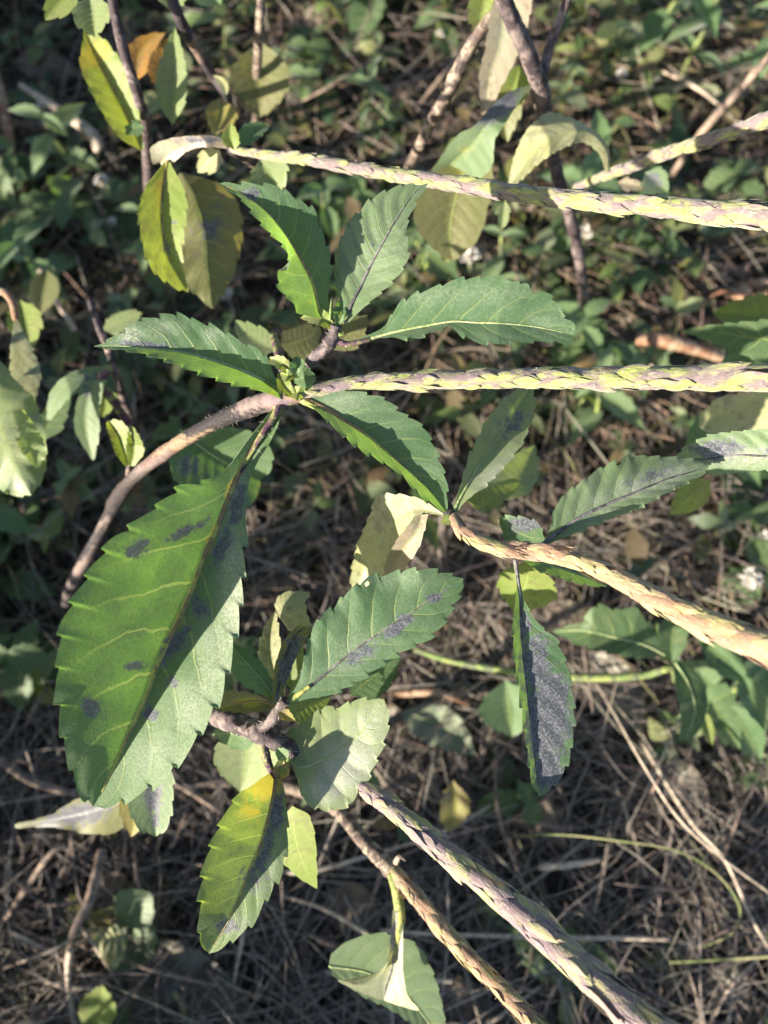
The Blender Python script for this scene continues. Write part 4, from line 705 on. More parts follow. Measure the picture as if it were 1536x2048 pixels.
# lower left pair of leaves with crinkled pale one
LL = thing('weed_plant', PG(250, 1870), 'weed with a broad yellow green leaf and a crinkled pale leaf near the bottom left', 'plant', 'weed plants')
tube('stem', [(225, 1850, .375), (235, 1880, .40), (240, 1900, G(240, 1900))], [12, 11, 10], M_GSTEM, LL, n=14)
oleaf(LM['grey'], (235, 1850), (300, 1785), 90, [.37, .365], LL, 0, seed=136, fat=.5, teeth=(26, 5)); oleaf(LM['grey'], (225, 1850), (285, 1945), 120, [.372, .372], LL, .05, seed=137, fat=.5, teeth=(26, 5)); oleaf(LM['yellow'], (222, 1852), (178, 1825), 26, .37, LL, 0, seed=138)
leaf(LM['cream'], [(250, 1870), (225, 1875), (205, 1880), (190, 1885)], [(255, 1890), (245, 1915), (230, 1935), (205, 1920), (190, 1888)], [(250, 1862), (225, 1858), (200, 1862), (190, 1880)], [.362, .36], fl=.2, fr=.2, teeth=(18, 5), nu=60, nv=10, parent=LL, seed=139, wave=.5, pucker=.2, nveins=5)
sd = thing('seedling', PG(185, 2010), 'bright green toothed seedling cut off by the bottom edge at the left', 'plant', 'weed plants')
tube('stem', [(190, 2040, .36), (192, 2075, G(192, 2075))], [10, 9], M_GSTEM, sd, n=8); oleaf(LM['lime'], (185, 2075), (205, 1970), 74, [.345, .33], sd, 0, seed=140, fat=.5, teeth=(22, 5))
lb = thing('weed_leaf', PG(1120, 1890), 'blurred blue green leaf lying flat behind the lower thick spike', 'leaf'); oleaf(LM['weed'], (1010, 1850), (1240, 1950), 120, [G(1010, 1850) - .02, G(1240, 1950) - .02], lb, -.05, fl=.2, fr=.2, seed=141, fat=.5)
yl = thing('weed_leaf', PG(900, 1620), 'small yellow green leaf hanging right of the broad pale leaf', 'leaf'); oleaf(LM['yellow'], (905, 1560), (895, 1665), 60, [.36, .36], yl, .1, seed=142, fat=.5, marks=[('p', 890, 1600, 16, 30, .4)])
bl = thing('weed_leaf', PG(430, 920), 'large dim leaf behind the base of the largest leaf', 'leaf')
leaf(LM['green'], [(360, 860), (410, 900), (460, 930), (520, 960)], [(330, 900), (350, 960), (420, 1000), (500, 1010), (522, 968)], [(400, 860), (470, 855), (530, 880), (545, 930), (524, 958)], [.265, .27, .275], fl=.4, fr=.1, teeth=(36, 6), nu=60, nv=9, parent=bl, rib=M_RIBG, rw=(6, 2), seed=143, marks=[('p', 380, 930, 30, 30, .7), ('y', 520, 980, 20, 30, .5)])
gl_ = thing('weed_leaf', PG(860, 1460), 'grey green withered leaf on the litter right of the broad pale leaf', 'leaf'); oleaf(LM['litterleaf'], (800, 1425), (950, 1515), 80, [.395, .40], gl_, .1, seed=144, marks=[], wave=.3)

# ------------------------------------------------------------------ undergrowth
def leaf_batch(pos, dirs, nrm, L, W, colr, droop=0.25, fold=0.35, nu=5):
    """many small pointed leaves in one go; arrays of n"""
    n = len(pos); pos = np.asarray(pos); dirs = dirs / np.linalg.norm(dirs, axis=1)[:, None]
    side = np.cross(dirs, nrm); side /= np.linalg.norm(side, axis=1)[:, None] + 1e-9; up = np.cross(side, dirs)
    t = np.linspace(0, 1, nu); w = np.sin(math.pi * (t * .93 + .05) ** 0.8); w[-1] = 0.04
    V = np.zeros((n, nu, 3, 3)); ut = np.zeros((n, nu, 3))
    dr = droop * RN.uniform(.2, 1.8, n); fo = fold * RN.uniform(-.3, 1.6, n); tw = RN.uniform(-.25, .25, n)
    for i in range(nu):
        c = pos + dirs * (L * t[i] * (1 - 0.12 * dr * t[i]))[:, None] - up * (L * dr * t[i] ** 2)[:, None]
        for j, v in enumerate((-1, 0, 1)):
            hw = W * w[i] / 2 * (1 + RN.uniform(-.12, .12, n))
            V[:, i, j] = c + side * (v * hw)[:, None] + up * (abs(v) * hw * fo + v * hw * tw * t[i])[:, None]
    V = V.reshape(-1, 3); k = nu * 3
    q = np.array([[a * 3 + b, a * 3 + b + 1, (a + 1) * 3 + b + 1, (a + 1) * 3 + b] for a in range(nu - 1) for b in (0, 1)])
    F = (q[None] + (np.arange(n) * k)[:, None, None]).reshape(-1, 4)
    return V, F, np.repeat(colr, k, axis=0)
def strand_batch(P0, P1, P2, P3, r, colr, nu=8):
    """many thin bent stalks: cubic control points, three sided"""
    n = len(P0); t = np.linspace(0, 1, nu)[None, :, None]
    p = (1 - t) ** 3 * P0[:, None] + 3 * (1 - t) ** 2 * t * P1[:, None] + 3 * (1 - t) * t ** 2 * P2[:, None] + t ** 3 * P3[:, None]
    tg = np.gradient(p, axis=1); tg /= np.linalg.norm(tg, axis=2)[..., None] + 1e-9
    ref = np.array([0.31, 0.17, 0.93]); a = np.cross(tg, ref); a /= np.linalg.norm(a, axis=2)[..., None] + 1e-9; b = np.cross(tg, a)
    tp = np.interp(np.linspace(0, 1, nu), [0, .1, .8, 1], [.8, 1, .8, .3])
    V = np.zeros((n, nu, 3, 3))
    for j in range(3):
        th = j * 2.094; V[:, :, j] = p + (r[:, None] * tp[None])[..., None] * (math.cos(th) * a + math.sin(th) * b)
    q = np.array([[i * 3 + j, i * 3 + (j + 1) % 3, (i + 1) * 3 + (j + 1) % 3, (i + 1) * 3 + j] for i in range(nu - 1) for j in range(3)])
    F = (q[None] + (np.arange(n) * nu * 3)[:, None, None]).reshape(-1, 4)
    return V.reshape(-1, 3), F, np.repeat(colr, nu * 3, axis=0)
def join(parts):
    V = []; F = []; Cc = []; o = 0
    for v, f, c in parts: V.append(v); F.append(f + o); Cc.append(c); o += len(v)
    return np.vstack(V), np.vstack(F), np.vstack(Cc)
def ground_z(x, y): return hill(x, y) - 0.004
def region(n, px_, spread=None):
    x = px_[:, 0]; y = px_[:, 1]; a = (x - 768) / 768 * TH; b = (1024 - y) / 768 * TH
    v = FW + a[:, None] * RT + b[:, None] * UP; d = -CAM[2] / v[:, 2]; p = CAM + d[:, None] * v; p[:, 2] = ground_z(p[:, 0], p[:, 1]); return p
def greenness(x, y):
    """0 straw litter .. 1 green weeds, by place on the ground as the photo shows it"""
    g = 1 / (1 + np.exp((y - 1020 - 0.15 * (700 - x)) / 120.0))
    g = np.maximum(g, 0.95 / (1 + np.exp((x - 230) / 70.0)) / (1 + np.exp((y - 1330) / 60.0)))
    g = np.maximum(g, 0.45 * np.exp(-((x - 1450) / 150) ** 2 - ((y - 1300) / 260) ** 2)); g = np.maximum(g, .35 * np.exp(-((x - 640) / 160) ** 2 - ((y - 1330) / 120) ** 2))
    return np.clip(g * .62, 0.02, 1)
def pick(c, n, jit=0.25):
    c = np.array(c); k = c[RN.randint(0, len(c), n)] * (1 + RN.uniform(-jit, jit, (n, 1))); return np.clip(k * (1 + RN.uniform(-.06, .06, (n, 3))), 0, 1)
GREENS = [(.055, .10, .045), (.07, .12, .05), (.045, .085, .04), (.10, .15, .05), (.14, .18, .06), (.09, .12, .06), (.07, .09, .04), (.18, .19, .06), (.16, .12, .06), (.11, .09, .05), (.24, .26, .12), (.20, .24, .14)]
STRAWS = [(.12, .095, .09), (.16, .13, .12), (.24, .20, .17), (.075, .058, .052), (.36, .30, .24), (.15, .125, .12), (.095, .075, .072), (.19, .155, .15), (.12, .12, .07)]

# small leaved weeds covering the soil, too many to count
parts = []; n = 9500
pp = np.stack([RN.uniform(-700, 2250, n), RN.uniform(-1500, 2700, n)], 1); keep = RN.uniform(size=n) < greenness(pp[:, 0], pp[:, 1]) * (0.2 + 0.62 * (fbm(pp[:, 0] / 420, pp[:, 1] / 420, 9) > -0.2))
base = region(0, pp[keep]); m_ = len(base)
hgt = RN.uniform(.004, .040, m_) * (0.5 + RN.uniform(size=m_))
az = RN.uniform(0, 6.283, m_); lean = RN.uniform(-.012, .012, (m_, 2))
top = base + np.stack([lean[:, 0], lean[:, 1], hgt], 1)
parts.append(strand_batch(base, base * .7 + top * .3 + RN.uniform(-.003, .003, (m_, 3)), base * .3 + top * .7 + RN.uniform(-.003, .003, (m_, 3)), top, RN.uniform(.0004, .0008, m_), pick([(.14, .16, .06), (.12, .09, .07), (.18, .2, .07)], m_), 5))
for k in range(4):
    a2 = az + k * 1.571 + RN.uniform(-.3, .3, m_); tl = RN.uniform(.55, 1.0, m_) if k > 1 else np.ones(m_)
    d_ = np.stack([np.cos(a2), np.sin(a2), RN.uniform(-.1, .7, m_)], 1); nn = np.stack([-np.cos(a2) * .3, -np.sin(a2) * .3, np.ones(m_)], 1) + RN.normal(size=(m_, 3)) * .25
    L_ = RN.uniform(.007, .019, m_) * (0.75 + 0.5 * RN.uniform(size=m_))
    parts.append(leaf_batch(base * (1 - tl[:, None]) + top * tl[:, None], d_, nn, L_, L_ * RN.uniform(.42, .68, m_), pick(GREENS, m_)))
V, F, Cc = join(parts); o = obj('ground_cover', mesh('ground_cover', V, F, col=Cc), M_COVER); tag(o, None, None, kind='stuff')

# matted dry grass
def straw(n, xr, yr, dens, zr, lr, rr, cols, flat=.35, nu=8):
    pp = np.stack([RN.uniform(*xr, n), RN.uniform(*yr, n)], 1); keep = RN.uniform(size=n) < dens(pp[:, 0], pp[:, 1]); b = region(0, pp[keep]); m = len(b)
    a = RN.uniform(0, 6.283, m); L = RN.uniform(*lr, m); d = np.stack([np.cos(a), np.sin(a), RN.normal(size=m) * flat * .5], 1); z0 = RN.uniform(*zr, m)
    c = b + np.stack([0 * z0, 0 * z0, z0], 1); e = lambda s: RN.normal(size=(m, 3)) * (L * s)[:, None] * [1, 1, .45]
    p0, p3 = c - d * L[:, None] / 2, c + d * L[:, None] / 2; p1, p2 = c - d * L[:, None] / 6 + e(.13), c + d * L[:, None] / 6 + e(.13)
    for q in (p0, p1, p2, p3): q[:, 2] = np.maximum(q[:, 2], ground_z(q[:, 0], q[:, 1]) + .0006)
    return strand_batch(p0, p1, p2, p3, RN.uniform(*rr, m), pick(cols, m, .35), nu)
lit = [straw(24000, (-700, 2250), (-1200, 2800), lambda x, y: 0.12 + .88 * (1 - greenness(x, y)), (.000, .014), (.015, .07), (.00013, .00040), STRAWS),
       straw(8500, (-500, 2050), (-600, 2600), lambda x, y: 0.12 + .88 * (1 - greenness(x, y)), (.006, .030), (.03, .11), (.00016, .00058), STRAWS + [(.42, .36, .30), (.34, .29, .25)]),
       straw(7500, (-500, 2050), (-1200, 1300), lambda x, y: .95 + 0 * x, (.002, .030), (.02, .08), (.0002, .0007), [(.20, .14, .10), (.12, .08, .07), (.30, .22, .16), (.16, .15, .07)])]
lit.append(straw(5200, (-500, 2050), (-300, 2600), lambda x, y: .05 + .95 * (1 - greenness(x, y)) ** 2, (.014, .034), (.03, .11), (.00018, .00045), [(.34, .30, .27), (.27, .24, .22), (.20, .17, .16), (.42, .37, .31)]))
V, F, Cc = join(lit); o = obj('dry_grass_litter', mesh('dry_grass_litter', V, F, col=Cc), M_STRAW); tag(o, None, None, kind='stuff')
# crumbled leaf bits between the straw
m = 2600; pp = np.stack([RN.uniform(-500, 2050, m), RN.uniform(-600, 2600, m)], 1); b = region(0, pp); b[:, 2] += RN.uniform(.0, .01, m); a = RN.uniform(0, 6.283, m)
V, F, Cc = leaf_batch(b, np.stack([np.cos(a), np.sin(a), RN.normal(size=m) * .3], 1), np.array([0, 0, 1.]) + RN.normal(size=(m, 3)) * .35, RN.uniform(.004, .014, m), RN.uniform(.003, .008, m), pick([(.10, .06, .045), (.16, .11, .085), (.07, .045, .035), (.20, .15, .13)], m), fold=.6)
o = obj('leaf_litter', mesh('leaf_litter', V, F, col=Cc), M_STRAW); tag(o, None, None, kind='stuff')

# taller leafy growth on the sunward side, outside the picture; it throws the broken shade on the ground
sd2 = np.array([SUN[0], SUN[1], 0]); sd2 /= np.linalg.norm(sd2); crs = np.array([-sd2[1], sd2[0], 0]); P0_ = []; H_ = []
for k in range(2500):
    s, c = R.uniform(.16, 1.1), R.uniform(-.75, .95)
    q = np.array([0, .14, 0]) + sd2 * s + crs * c; x_, y_, d_ = to_px(q); x2, y2, d2 = to_px(q + np.array([0, 0, .2]))
    if d_ > 0 and (-170 < x_ < 1700 and -300 < y_ < 2220): continue
    if d2 > 0.02 and (-260 < x2 < 1800 and -400 < y2 < 2350): continue
    if R.random() > .72 or math.sin(c * 21 + 1.5 * math.sin(s * 9)) > .48: continue
    P0_.append(q); H_.append(min(R.uniform(.06, .25), .05 + .30 * s))
P0_ = np.array(P0_); H_ = np.array(H_); m_ = len(P0_); P0_[:, 2] = ground_z(P0_[:, 0], P0_[:, 1]); tp = P0_ + np.stack([RN.uniform(-.03, .03, m_), RN.uniform(-.03, .03, m_), H_], 1)
parts = [strand_batch(P0_, P0_ * .7 + tp * .3, P0_ * .3 + tp * .7 + RN.uniform(-.01, .01, (m_, 3)), tp, RN.uniform(.0008, .0016, m_), pick([(.14, .12, .08), (.16, .18, .07)], m_), 6)]
for k in range(9):
    f = RN.uniform(.25, 1.0, m_)[:, None]; a2 = RN.uniform(0, 6.283, m_); L_ = RN.uniform(.018, .042, m_)
    parts.append(leaf_batch(P0_ * (1 - f) + tp * f, np.stack([np.cos(a2), np.sin(a2), RN.uniform(-.2, .6, m_)], 1), np.array([0, 0, 1.]) + RN.normal(size=(m_, 3)) * .4, L_, L_ * RN.uniform(.4, .6, m_), pick(GREENS, m_)))
V, F, Cc = join(parts); o = obj('undergrowth', mesh('undergrowth', V, F, col=Cc), M_COVER); tag(o, None, None, kind='stuff')

# ------------------------------------------------------------------ weed plants one can point at
def where(x, y):
    v = 'top' if y < 260 else 'upper' if y < 640 else 'middle' if y < 1240 else 'lower' if y < 1700 else 'bottom'
    h = 'left edge' if x < 200 else 'left' if x < 520 else 'centre' if x < 1000 else 'right' if x < 1330 else 'right edge'
    return v, h
def proto_weed(kind):
    rs = R; w = thing('weed_plant', (0, 0, 0), 'x', 'plant', 'weed plants')
    hh = (.032, .05, .022, .04)[kind]; top = np.array([rs.uniform(-.01, .01), rs.uniform(-.01, .01), hh]); pts = np.array([[0, 0, -.006], top * .35 + [.002, 0, 0], top * .7, top])
    Vt, Ft, _ = tube_arrays(np.stack([np.interp(np.linspace(0, 3, 12), range(4), pts[:, c]) for c in range(3)], 1), np.linspace(.0010, .0006, 12), 6); obj('stem', mesh('stem', Vt, Ft), M_GSTEM, w)
    mt = LM[('weed', 'green', 'weed', 'grey')[kind]]; out = []
    for lvl in range((3, 3, 2, 4)[kind]):
        f = 1 - lvl * .27; c0 = top * max(.1, f)
        for s in (0, 1):
            a = lvl * 1.57 + s * math.pi + rs.uniform(-.35, .35) + kind; L = (.016, .022, .020, .015)[kind] * rs.uniform(.75, 1.15) * (0.7 if lvl == 0 else 1); W = L * (.62, .5, .7, .42)[kind]
            dr = np.array([math.cos(a), math.sin(a), rs.uniform(-.1, .5)]); dr /= np.linalg.norm(dr); sdv = np.cross(dr, [0, 0, 1]); sdv /= np.linalg.norm(sdv); u = np.cross(sdv, dr); nu, nv = 17, 3
            Vv = []; U = []
            for i in range(nu):
                t = i / (nu - 1); hw = W / 2 * math.sin(math.pi * min(1, (t * .9 + .06)) ** .85) * (1 - t ** 6) * (1 + (.10 if i % 3 == 2 else -.06))
                cc = c0 + dr * L * t - u * L * .35 * t * t
                for j in range(-nv, nv + 1):
                    v = j / nv; Vv.append(cc + sdv * v * hw + u * abs(v) * hw * .45); U.append((t, .5 + v / 2))
            Wd = 2 * nv + 1; Fc = [(i * Wd + j, i * Wd + j + 1, (i + 1) * Wd + j + 1, (i + 1) * Wd + j) for i in range(nu - 1) for j in range(Wd - 1)]
            obj('leaf', mesh('leaf', Vv, Fc, U, np.zeros((len(Vv), 3))), mt, w)
    return w
protos = [proto_weed(k) for k in range(4)]
KIND = ['oval leaved', 'long leaved', 'broad leaved', 'narrow leaved']; used = set()
def copy_tree(o, parent=None):
    c = o.copy(); COL.objects.link(c); c.parent = parent
    for ch in [q for q in bpy.data.objects if q.parent == o]: copy_tree(ch, c)
    return c
KIDS = {p.name: [q for q in bpy.data.objects if q.parent == p] for p in protos}
def place_weed(k, x, y, sc, rz):
    p = protos[k]
    if k in used:
        r = p.copy(); COL.objects.link(r)
        for ch in KIDS[p.name]: c = ch.copy(); COL.objects.link(c); c.parent = r
    else: r = p; used.add(k)
    q = region(0, np.array([[x, y]], float))[0]; r.location = q; r.rotation_euler = (R.uniform(-.2, .2), R.uniform(-.2, .2), rz); r.scale = (sc,) * 3
    v, h = where(x, y); r['label'] = 'small %s green weed in the undergrowth at the %s, %s of the photo' % (KIND[k], v, h); return r
spots = [(60, 400), (150, 350), (110, 445), (230, 480), (40, 1080), (40, 1310), (100, 1340), (330, 1330), (640, 130), (740, 60), (1290, 130), (1400, 60), (1220, 60), (1350, 210), (1240, 400), (1440, 430), (1100, 480),
         (1240, 520), (640, 200), (720, 260), (860, 120), (300, 800), (130, 600), (700, 480), (880, 560), (1000, 620), (1450, 1130), (1480, 1000), (640, 1560), (990, 1570), (1330, 560), (760, 470), (30, 40), (90, 220), (1480, 200), (60, 1180),
         (380, 760), (340, 560), (980, 720), (1180, 740), (1440, 1440), (480, 1320), (1110, 860), (1200, 860), (1080, 700)]
for i, (x, y) in enumerate(spots): place_weed((i * 7 + i // 3) % 4, x, y, R.uniform(1.15, 1.8), R.uniform(0, 6.28))
for i in range(46):
    x, y = R.uniform(0, 1536), R.uniform(0, 1000); place_weed(R.randrange(4), x, y, R.uniform(.7, 1.3), R.uniform(0, 6.28))

# ------------------------------------------------------------------ white flower heads
M_FLOW = mottle_mat('floret_white', [(.75, .73, .68), (.62, .60, .56)], scale=400, rough=.6, trans=.25); M_FC = mottle_mat('flower_centre', [(.55, .42, .30), (.42, .33, .2)], scale=500)
def flower(x, y, z, r, label, tan=False):
    q = region(0, np.array([[x, y]], float))[0]; d = G(x, y, z); p = P(x, y, d); f = thing('wild_flower', (p[0], p[1], q[2]), label, 'flower', 'wild flowers'); bo = base_of(f)
    st = np.array([[p[0], p[1], q[2] - .003], [p[0] + .003, p[1] - .002, q[2] + (z - q[2]) * .5], [p[0], p[1], p[2] - r * .3]]); tt = np.linspace(0, 2, 10)
    Vt, Ft, _ = tube_arrays(np.stack([np.interp(tt, range(3), st[:, c]) for c in range(3)], 1), np.full(10, .0006), 6); obj('stem', mesh('stem', Vt - bo, Ft), M_GSTEM, f)
    bm_v = []; bm_f = []; nseg = 8
    for i in range(5):
        ph = i / 4 * math.pi * .5
        for j in range(nseg): a = j / nseg * 6.283; bm_v.append(p + r * .5 * np.array([math.cos(a) * math.cos(ph), math.sin(a) * math.cos(ph), math.sin(ph) - .3]))
    bm_f = [(i * nseg + j, i * nseg + (j + 1) % nseg, (i + 1) * nseg + (j + 1) % nseg, (i + 1) * nseg + j) for i in range(4) for j in range(nseg)]
    obj('flower_centre', mesh('flower_centre', np.array(bm_v) - bo, bm_f), M_FC, f)
    n = 60; u = RN.normal(size=(n, 3)); u[:, 2] = np.abs(u[:, 2]) + .15; u /= np.linalg.norm(u, axis=1)[:, None]
    Vp, Fp, Cp = leaf_batch(p + u * r * .35, u, RN.normal(size=(n, 3)), np.full(n, r * .8), RN.uniform(.25, .5, n) * r, np.ones((n, 3)), nu=4)
    o = obj('petals', mesh('petals', Vp - bo, Fp), M_FLOW if not tan else M_FC, f); o['kind'] = 'stuff'
    a = RN.uniform(0, 6.283, 4); Lg = np.full(4, .012)
    for k in range(2):
        Vl, Fl, Cl = leaf_batch(np.array([st[1]]), np.array([[math.cos(a[k]), math.sin(a[k]), .4]]), np.array([[0, 0, 1.]]), Lg[:1], Lg[:1] * .5, np.array([[.10, .16, .06]])); obj('leaf', mesh('leaf', Vl - bo, Fl, col=Cl), M_COVER, f)
for a in [(205, 365, .03, .0045, 'white fluffy flower head at the upper left, below the yellow green leaf'), (1243, 150, .03, .0035, 'small white flower head near the top right'), (1500, 1158, .03, .006, 'largest white flower head, near the right edge'),
          (1440, 1052, .028, .0038, 'small white flower head above the largest one at the right edge'), (1530, 1075, .03, .004, 'white flower head cut off by the right edge'), (1170, 465, .03, .005, 'dim white flower head below the top spike'),
          (940, 515, .035, .006, 'greyish seed head right of the upper pair of leaves'), (225, 445, .03, .003, 'tiny white bud left of the large lime leaf'), (455, 590, .03, .004, 'whitish flower head under the large lime leaf'),
          (1385, 1890, .015, .004, 'pale withered flower head at the end of the curved grass blade'), (85, 215, .03, .004, 'cream flower head at the upper left edge'), (880, 70, .02, .003, 'dim white flower head in the top centre'), (1480, 410, .02, .003, 'tiny white flower head just under the top spike at the right')]: flower(*a)
for i, (x, y, c) in enumerate([(850, 530, 'lime'), (890, 515, 'lime'), (835, 520, 'pale')]):
    t = thing('weed_leaf', PG(x, y), ['pale green bud leaf left of the greyish seed head', 'yellowish bud leaf close beside the greyish seed head', 'leftmost small bud leaf by the greyish seed head'][i], 'leaf'); oleaf(LM[c], (x, y + 10), (x - 8 + 14 * i, y - 18), 22, .33, t, 0, seed=200 + i, teeth=(12, 2), nu=30, nv=5)

# ------------------------------------------------------------------ fallen leaves
def fallen(x0, y0, x1, y1, w, mat, label, z=.012, **k):
    t = thing('fallen_leaf', PG((x0 + x1) / 2, (y0 + y1) / 2, z), label, 'fallen leaf', 'fallen leaves')
    oleaf(LM[mat], (x0, y0), (x1, y1), w, [G(x0, y0, z), G((x0 + x1) / 2, (y0 + y1) / 2, z + .006), G(x1, y1, z)], t, k.pop('bend', .05), fl=.25, fr=.15, teeth=(40, 1), wave=.35, rib=mottle_mat('dead_rib', [(.2, .15, .12), (.28, .22, .17)], scale=100), rw=(5, 2), name='blade', **k)
FL = [(220, 1905, 520, 2040, 120, 'deadgrey', 'long grey curled dead leaf at the bottom left'), (1050, 1235, 1250, 1330, 130, 'dead', 'reddish brown dead leaf behind the hanging mildewed leaf'), (1150, 1310, 1290, 1470, 110, 'deadgrey', 'grey brown dead leaf under the green stem of the right weed'),
      (180, 1760, 260, 1830, 90, 'dead', 'dark red brown dead leaf above the crinkled pale leaf'), (230, 1990, 330, 2060, 90, 'dead', 'dark brown dead leaf at the very bottom left'), (30, 120, 160, 150, 60, 'dead', 'brown dead leaf in the top left corner'),
      (1380, 30, 1500, 60, 80, 'deadgrey', 'grey dead leaf in the top right corner'), (1440, 110, 1536, 180, 90, 'deadgrey', 'dim dead leaf near the top right edge'), (650, 1790, 760, 1860, 100, 'dead', 'dark brown dead leaf behind the cream folded leaf'), (110, 930, 210, 960, 70, 'dead', 'brown dead leaf below the drooping grey leaves'),
      (300, 960, 250, 1060, 60, 'dead', 'brown dead leaf under the thick dark stem'), (840, 1100, 920, 1180, 80, 'dead', 'dark dead leaf below the node of the tan spike'), (1300, 1540, 1420, 1600, 80, 'deadgrey', 'grey dead leaf in the straw at the lower right'), (860, 1960, 980, 2060, 90, 'dead', 'dark dead leaf at the bottom beside the narrow spike'),
      (0, 415, 90, 445, 50, 'deadgrey', 'grey brown dead leaf at the left edge'), (330, 1270, 420, 1330, 70, 'dead', 'dead leaf hidden behind the largest leaf'), (1200, 640, 1290, 700, 60, 'dead', 'dark dead leaf right of the upper node'), (1320, 760, 1220, 830, 60, 'dead', 'brown dead leaf under the middle spike'), (600, 30, 690, 60, 50, 'dead', 'brown dead leaf at the top centre'),
      (1060, 1600, 1130, 1700, 60, 'dead', 'reddish dead leaf below the tip of the mildewed leaf'), (740, 1420, 820, 1470, 60, 'dead', 'small brown dead leaf right of the broad pale leaf'), (1400, 1950, 1500, 2010, 80, 'deadgrey', 'grey dead leaf in the bottom right corner')]
for i, f in enumerate(FL): fallen(*f, seed=300 + i)

# ------------------------------------------------------------------ single straws, blades and twigs
def blade(name, pts, w, col, label, cat='dry stalk', group='single dry stalks', seg=6, mat=None):
    t = thing(name, P(*pts[0]), label, cat, group)
    tube('stalk', pts, w, mat or MATS[col], t, n=50, seg=seg, bump=.05, seed=len(pts))
S1 = mottle_mat('straw_pale', [(.42, .34, .27), (.30, .24, .20), (.5, .42, .33)], scale=160); S2 = mottle_mat('straw_brown', [(.20, .15, .12), (.30, .22, .17), (.12, .09, .08)], scale=160); S3 = mottle_mat('blade_green', [(.20, .25, .09), (.30, .29, .15)], scale=60); S4 = mottle_mat('straw_orange', [(.30, .18, .11), (.36, .26, .18), (.20, .10, .06)], scale=110)
g = lambda x, y, z=.01: (x, y, G(x, y, z))
blade('grass_blade', [g(1040, 1672, .06), g(1130, 1670, .065), g(1240, 1682, .07), g(1350, 1700, .07), g(1430, 1745, .06), g(1478, 1810, .05), g(1470, 1860, .04), g(1430, 1885, .03), g(1385, 1898, .02)], [2.5, 4, 4.5, 4, 3.5, 3, 2.5], 'blade_green', 'thin curved grass blade, green turning straw coloured, hooked at the lower right', 'grass blade', 'single grass blades')
blade('grass_blade', [g(1180, 1345, .02), g(1230, 1430, .06), g(1290, 1535, .08), g(1360, 1640, .08), g(1450, 1720, .07), g(1560, 1800, .05)], [5, 5, 6, 6, 5, 5], 'straw_pale', 'long straight straw running from the green weed stem to the right edge', 'grass blade', 'single grass blades')
blade('grass_blade', [g(1280, 1480, .02), g(1380, 1640, .04), g(1450, 1720, .05), g(1500, 1830, .04), g(1540, 1900, .03)], [6, 7, 7, 6], 'straw_pale', 'faint straw crossing behind the hooked grass blade', 'grass blade', 'single grass blades')
blade('grass_blade', [g(1340, 1925, .03), g(1430, 1920, .035), g(1550, 1912, .04)], [3, 6, 7], 'blade_green', 'short green blade at the bottom right edge', 'grass blade', 'single grass blades')
blade('grass_blade', [g(560, 1790, .02), g(650, 1820, .05), g(720, 1860, .07), g(790, 1900, .08), g(850, 1950, .07), g(880, 2010, .05), g(895, 2080, .03)], [5, 8, 8, 6, 5], 'straw_pale', 'tan straw curving in front of the cream folded leaf', 'grass blade', 'single grass blades')
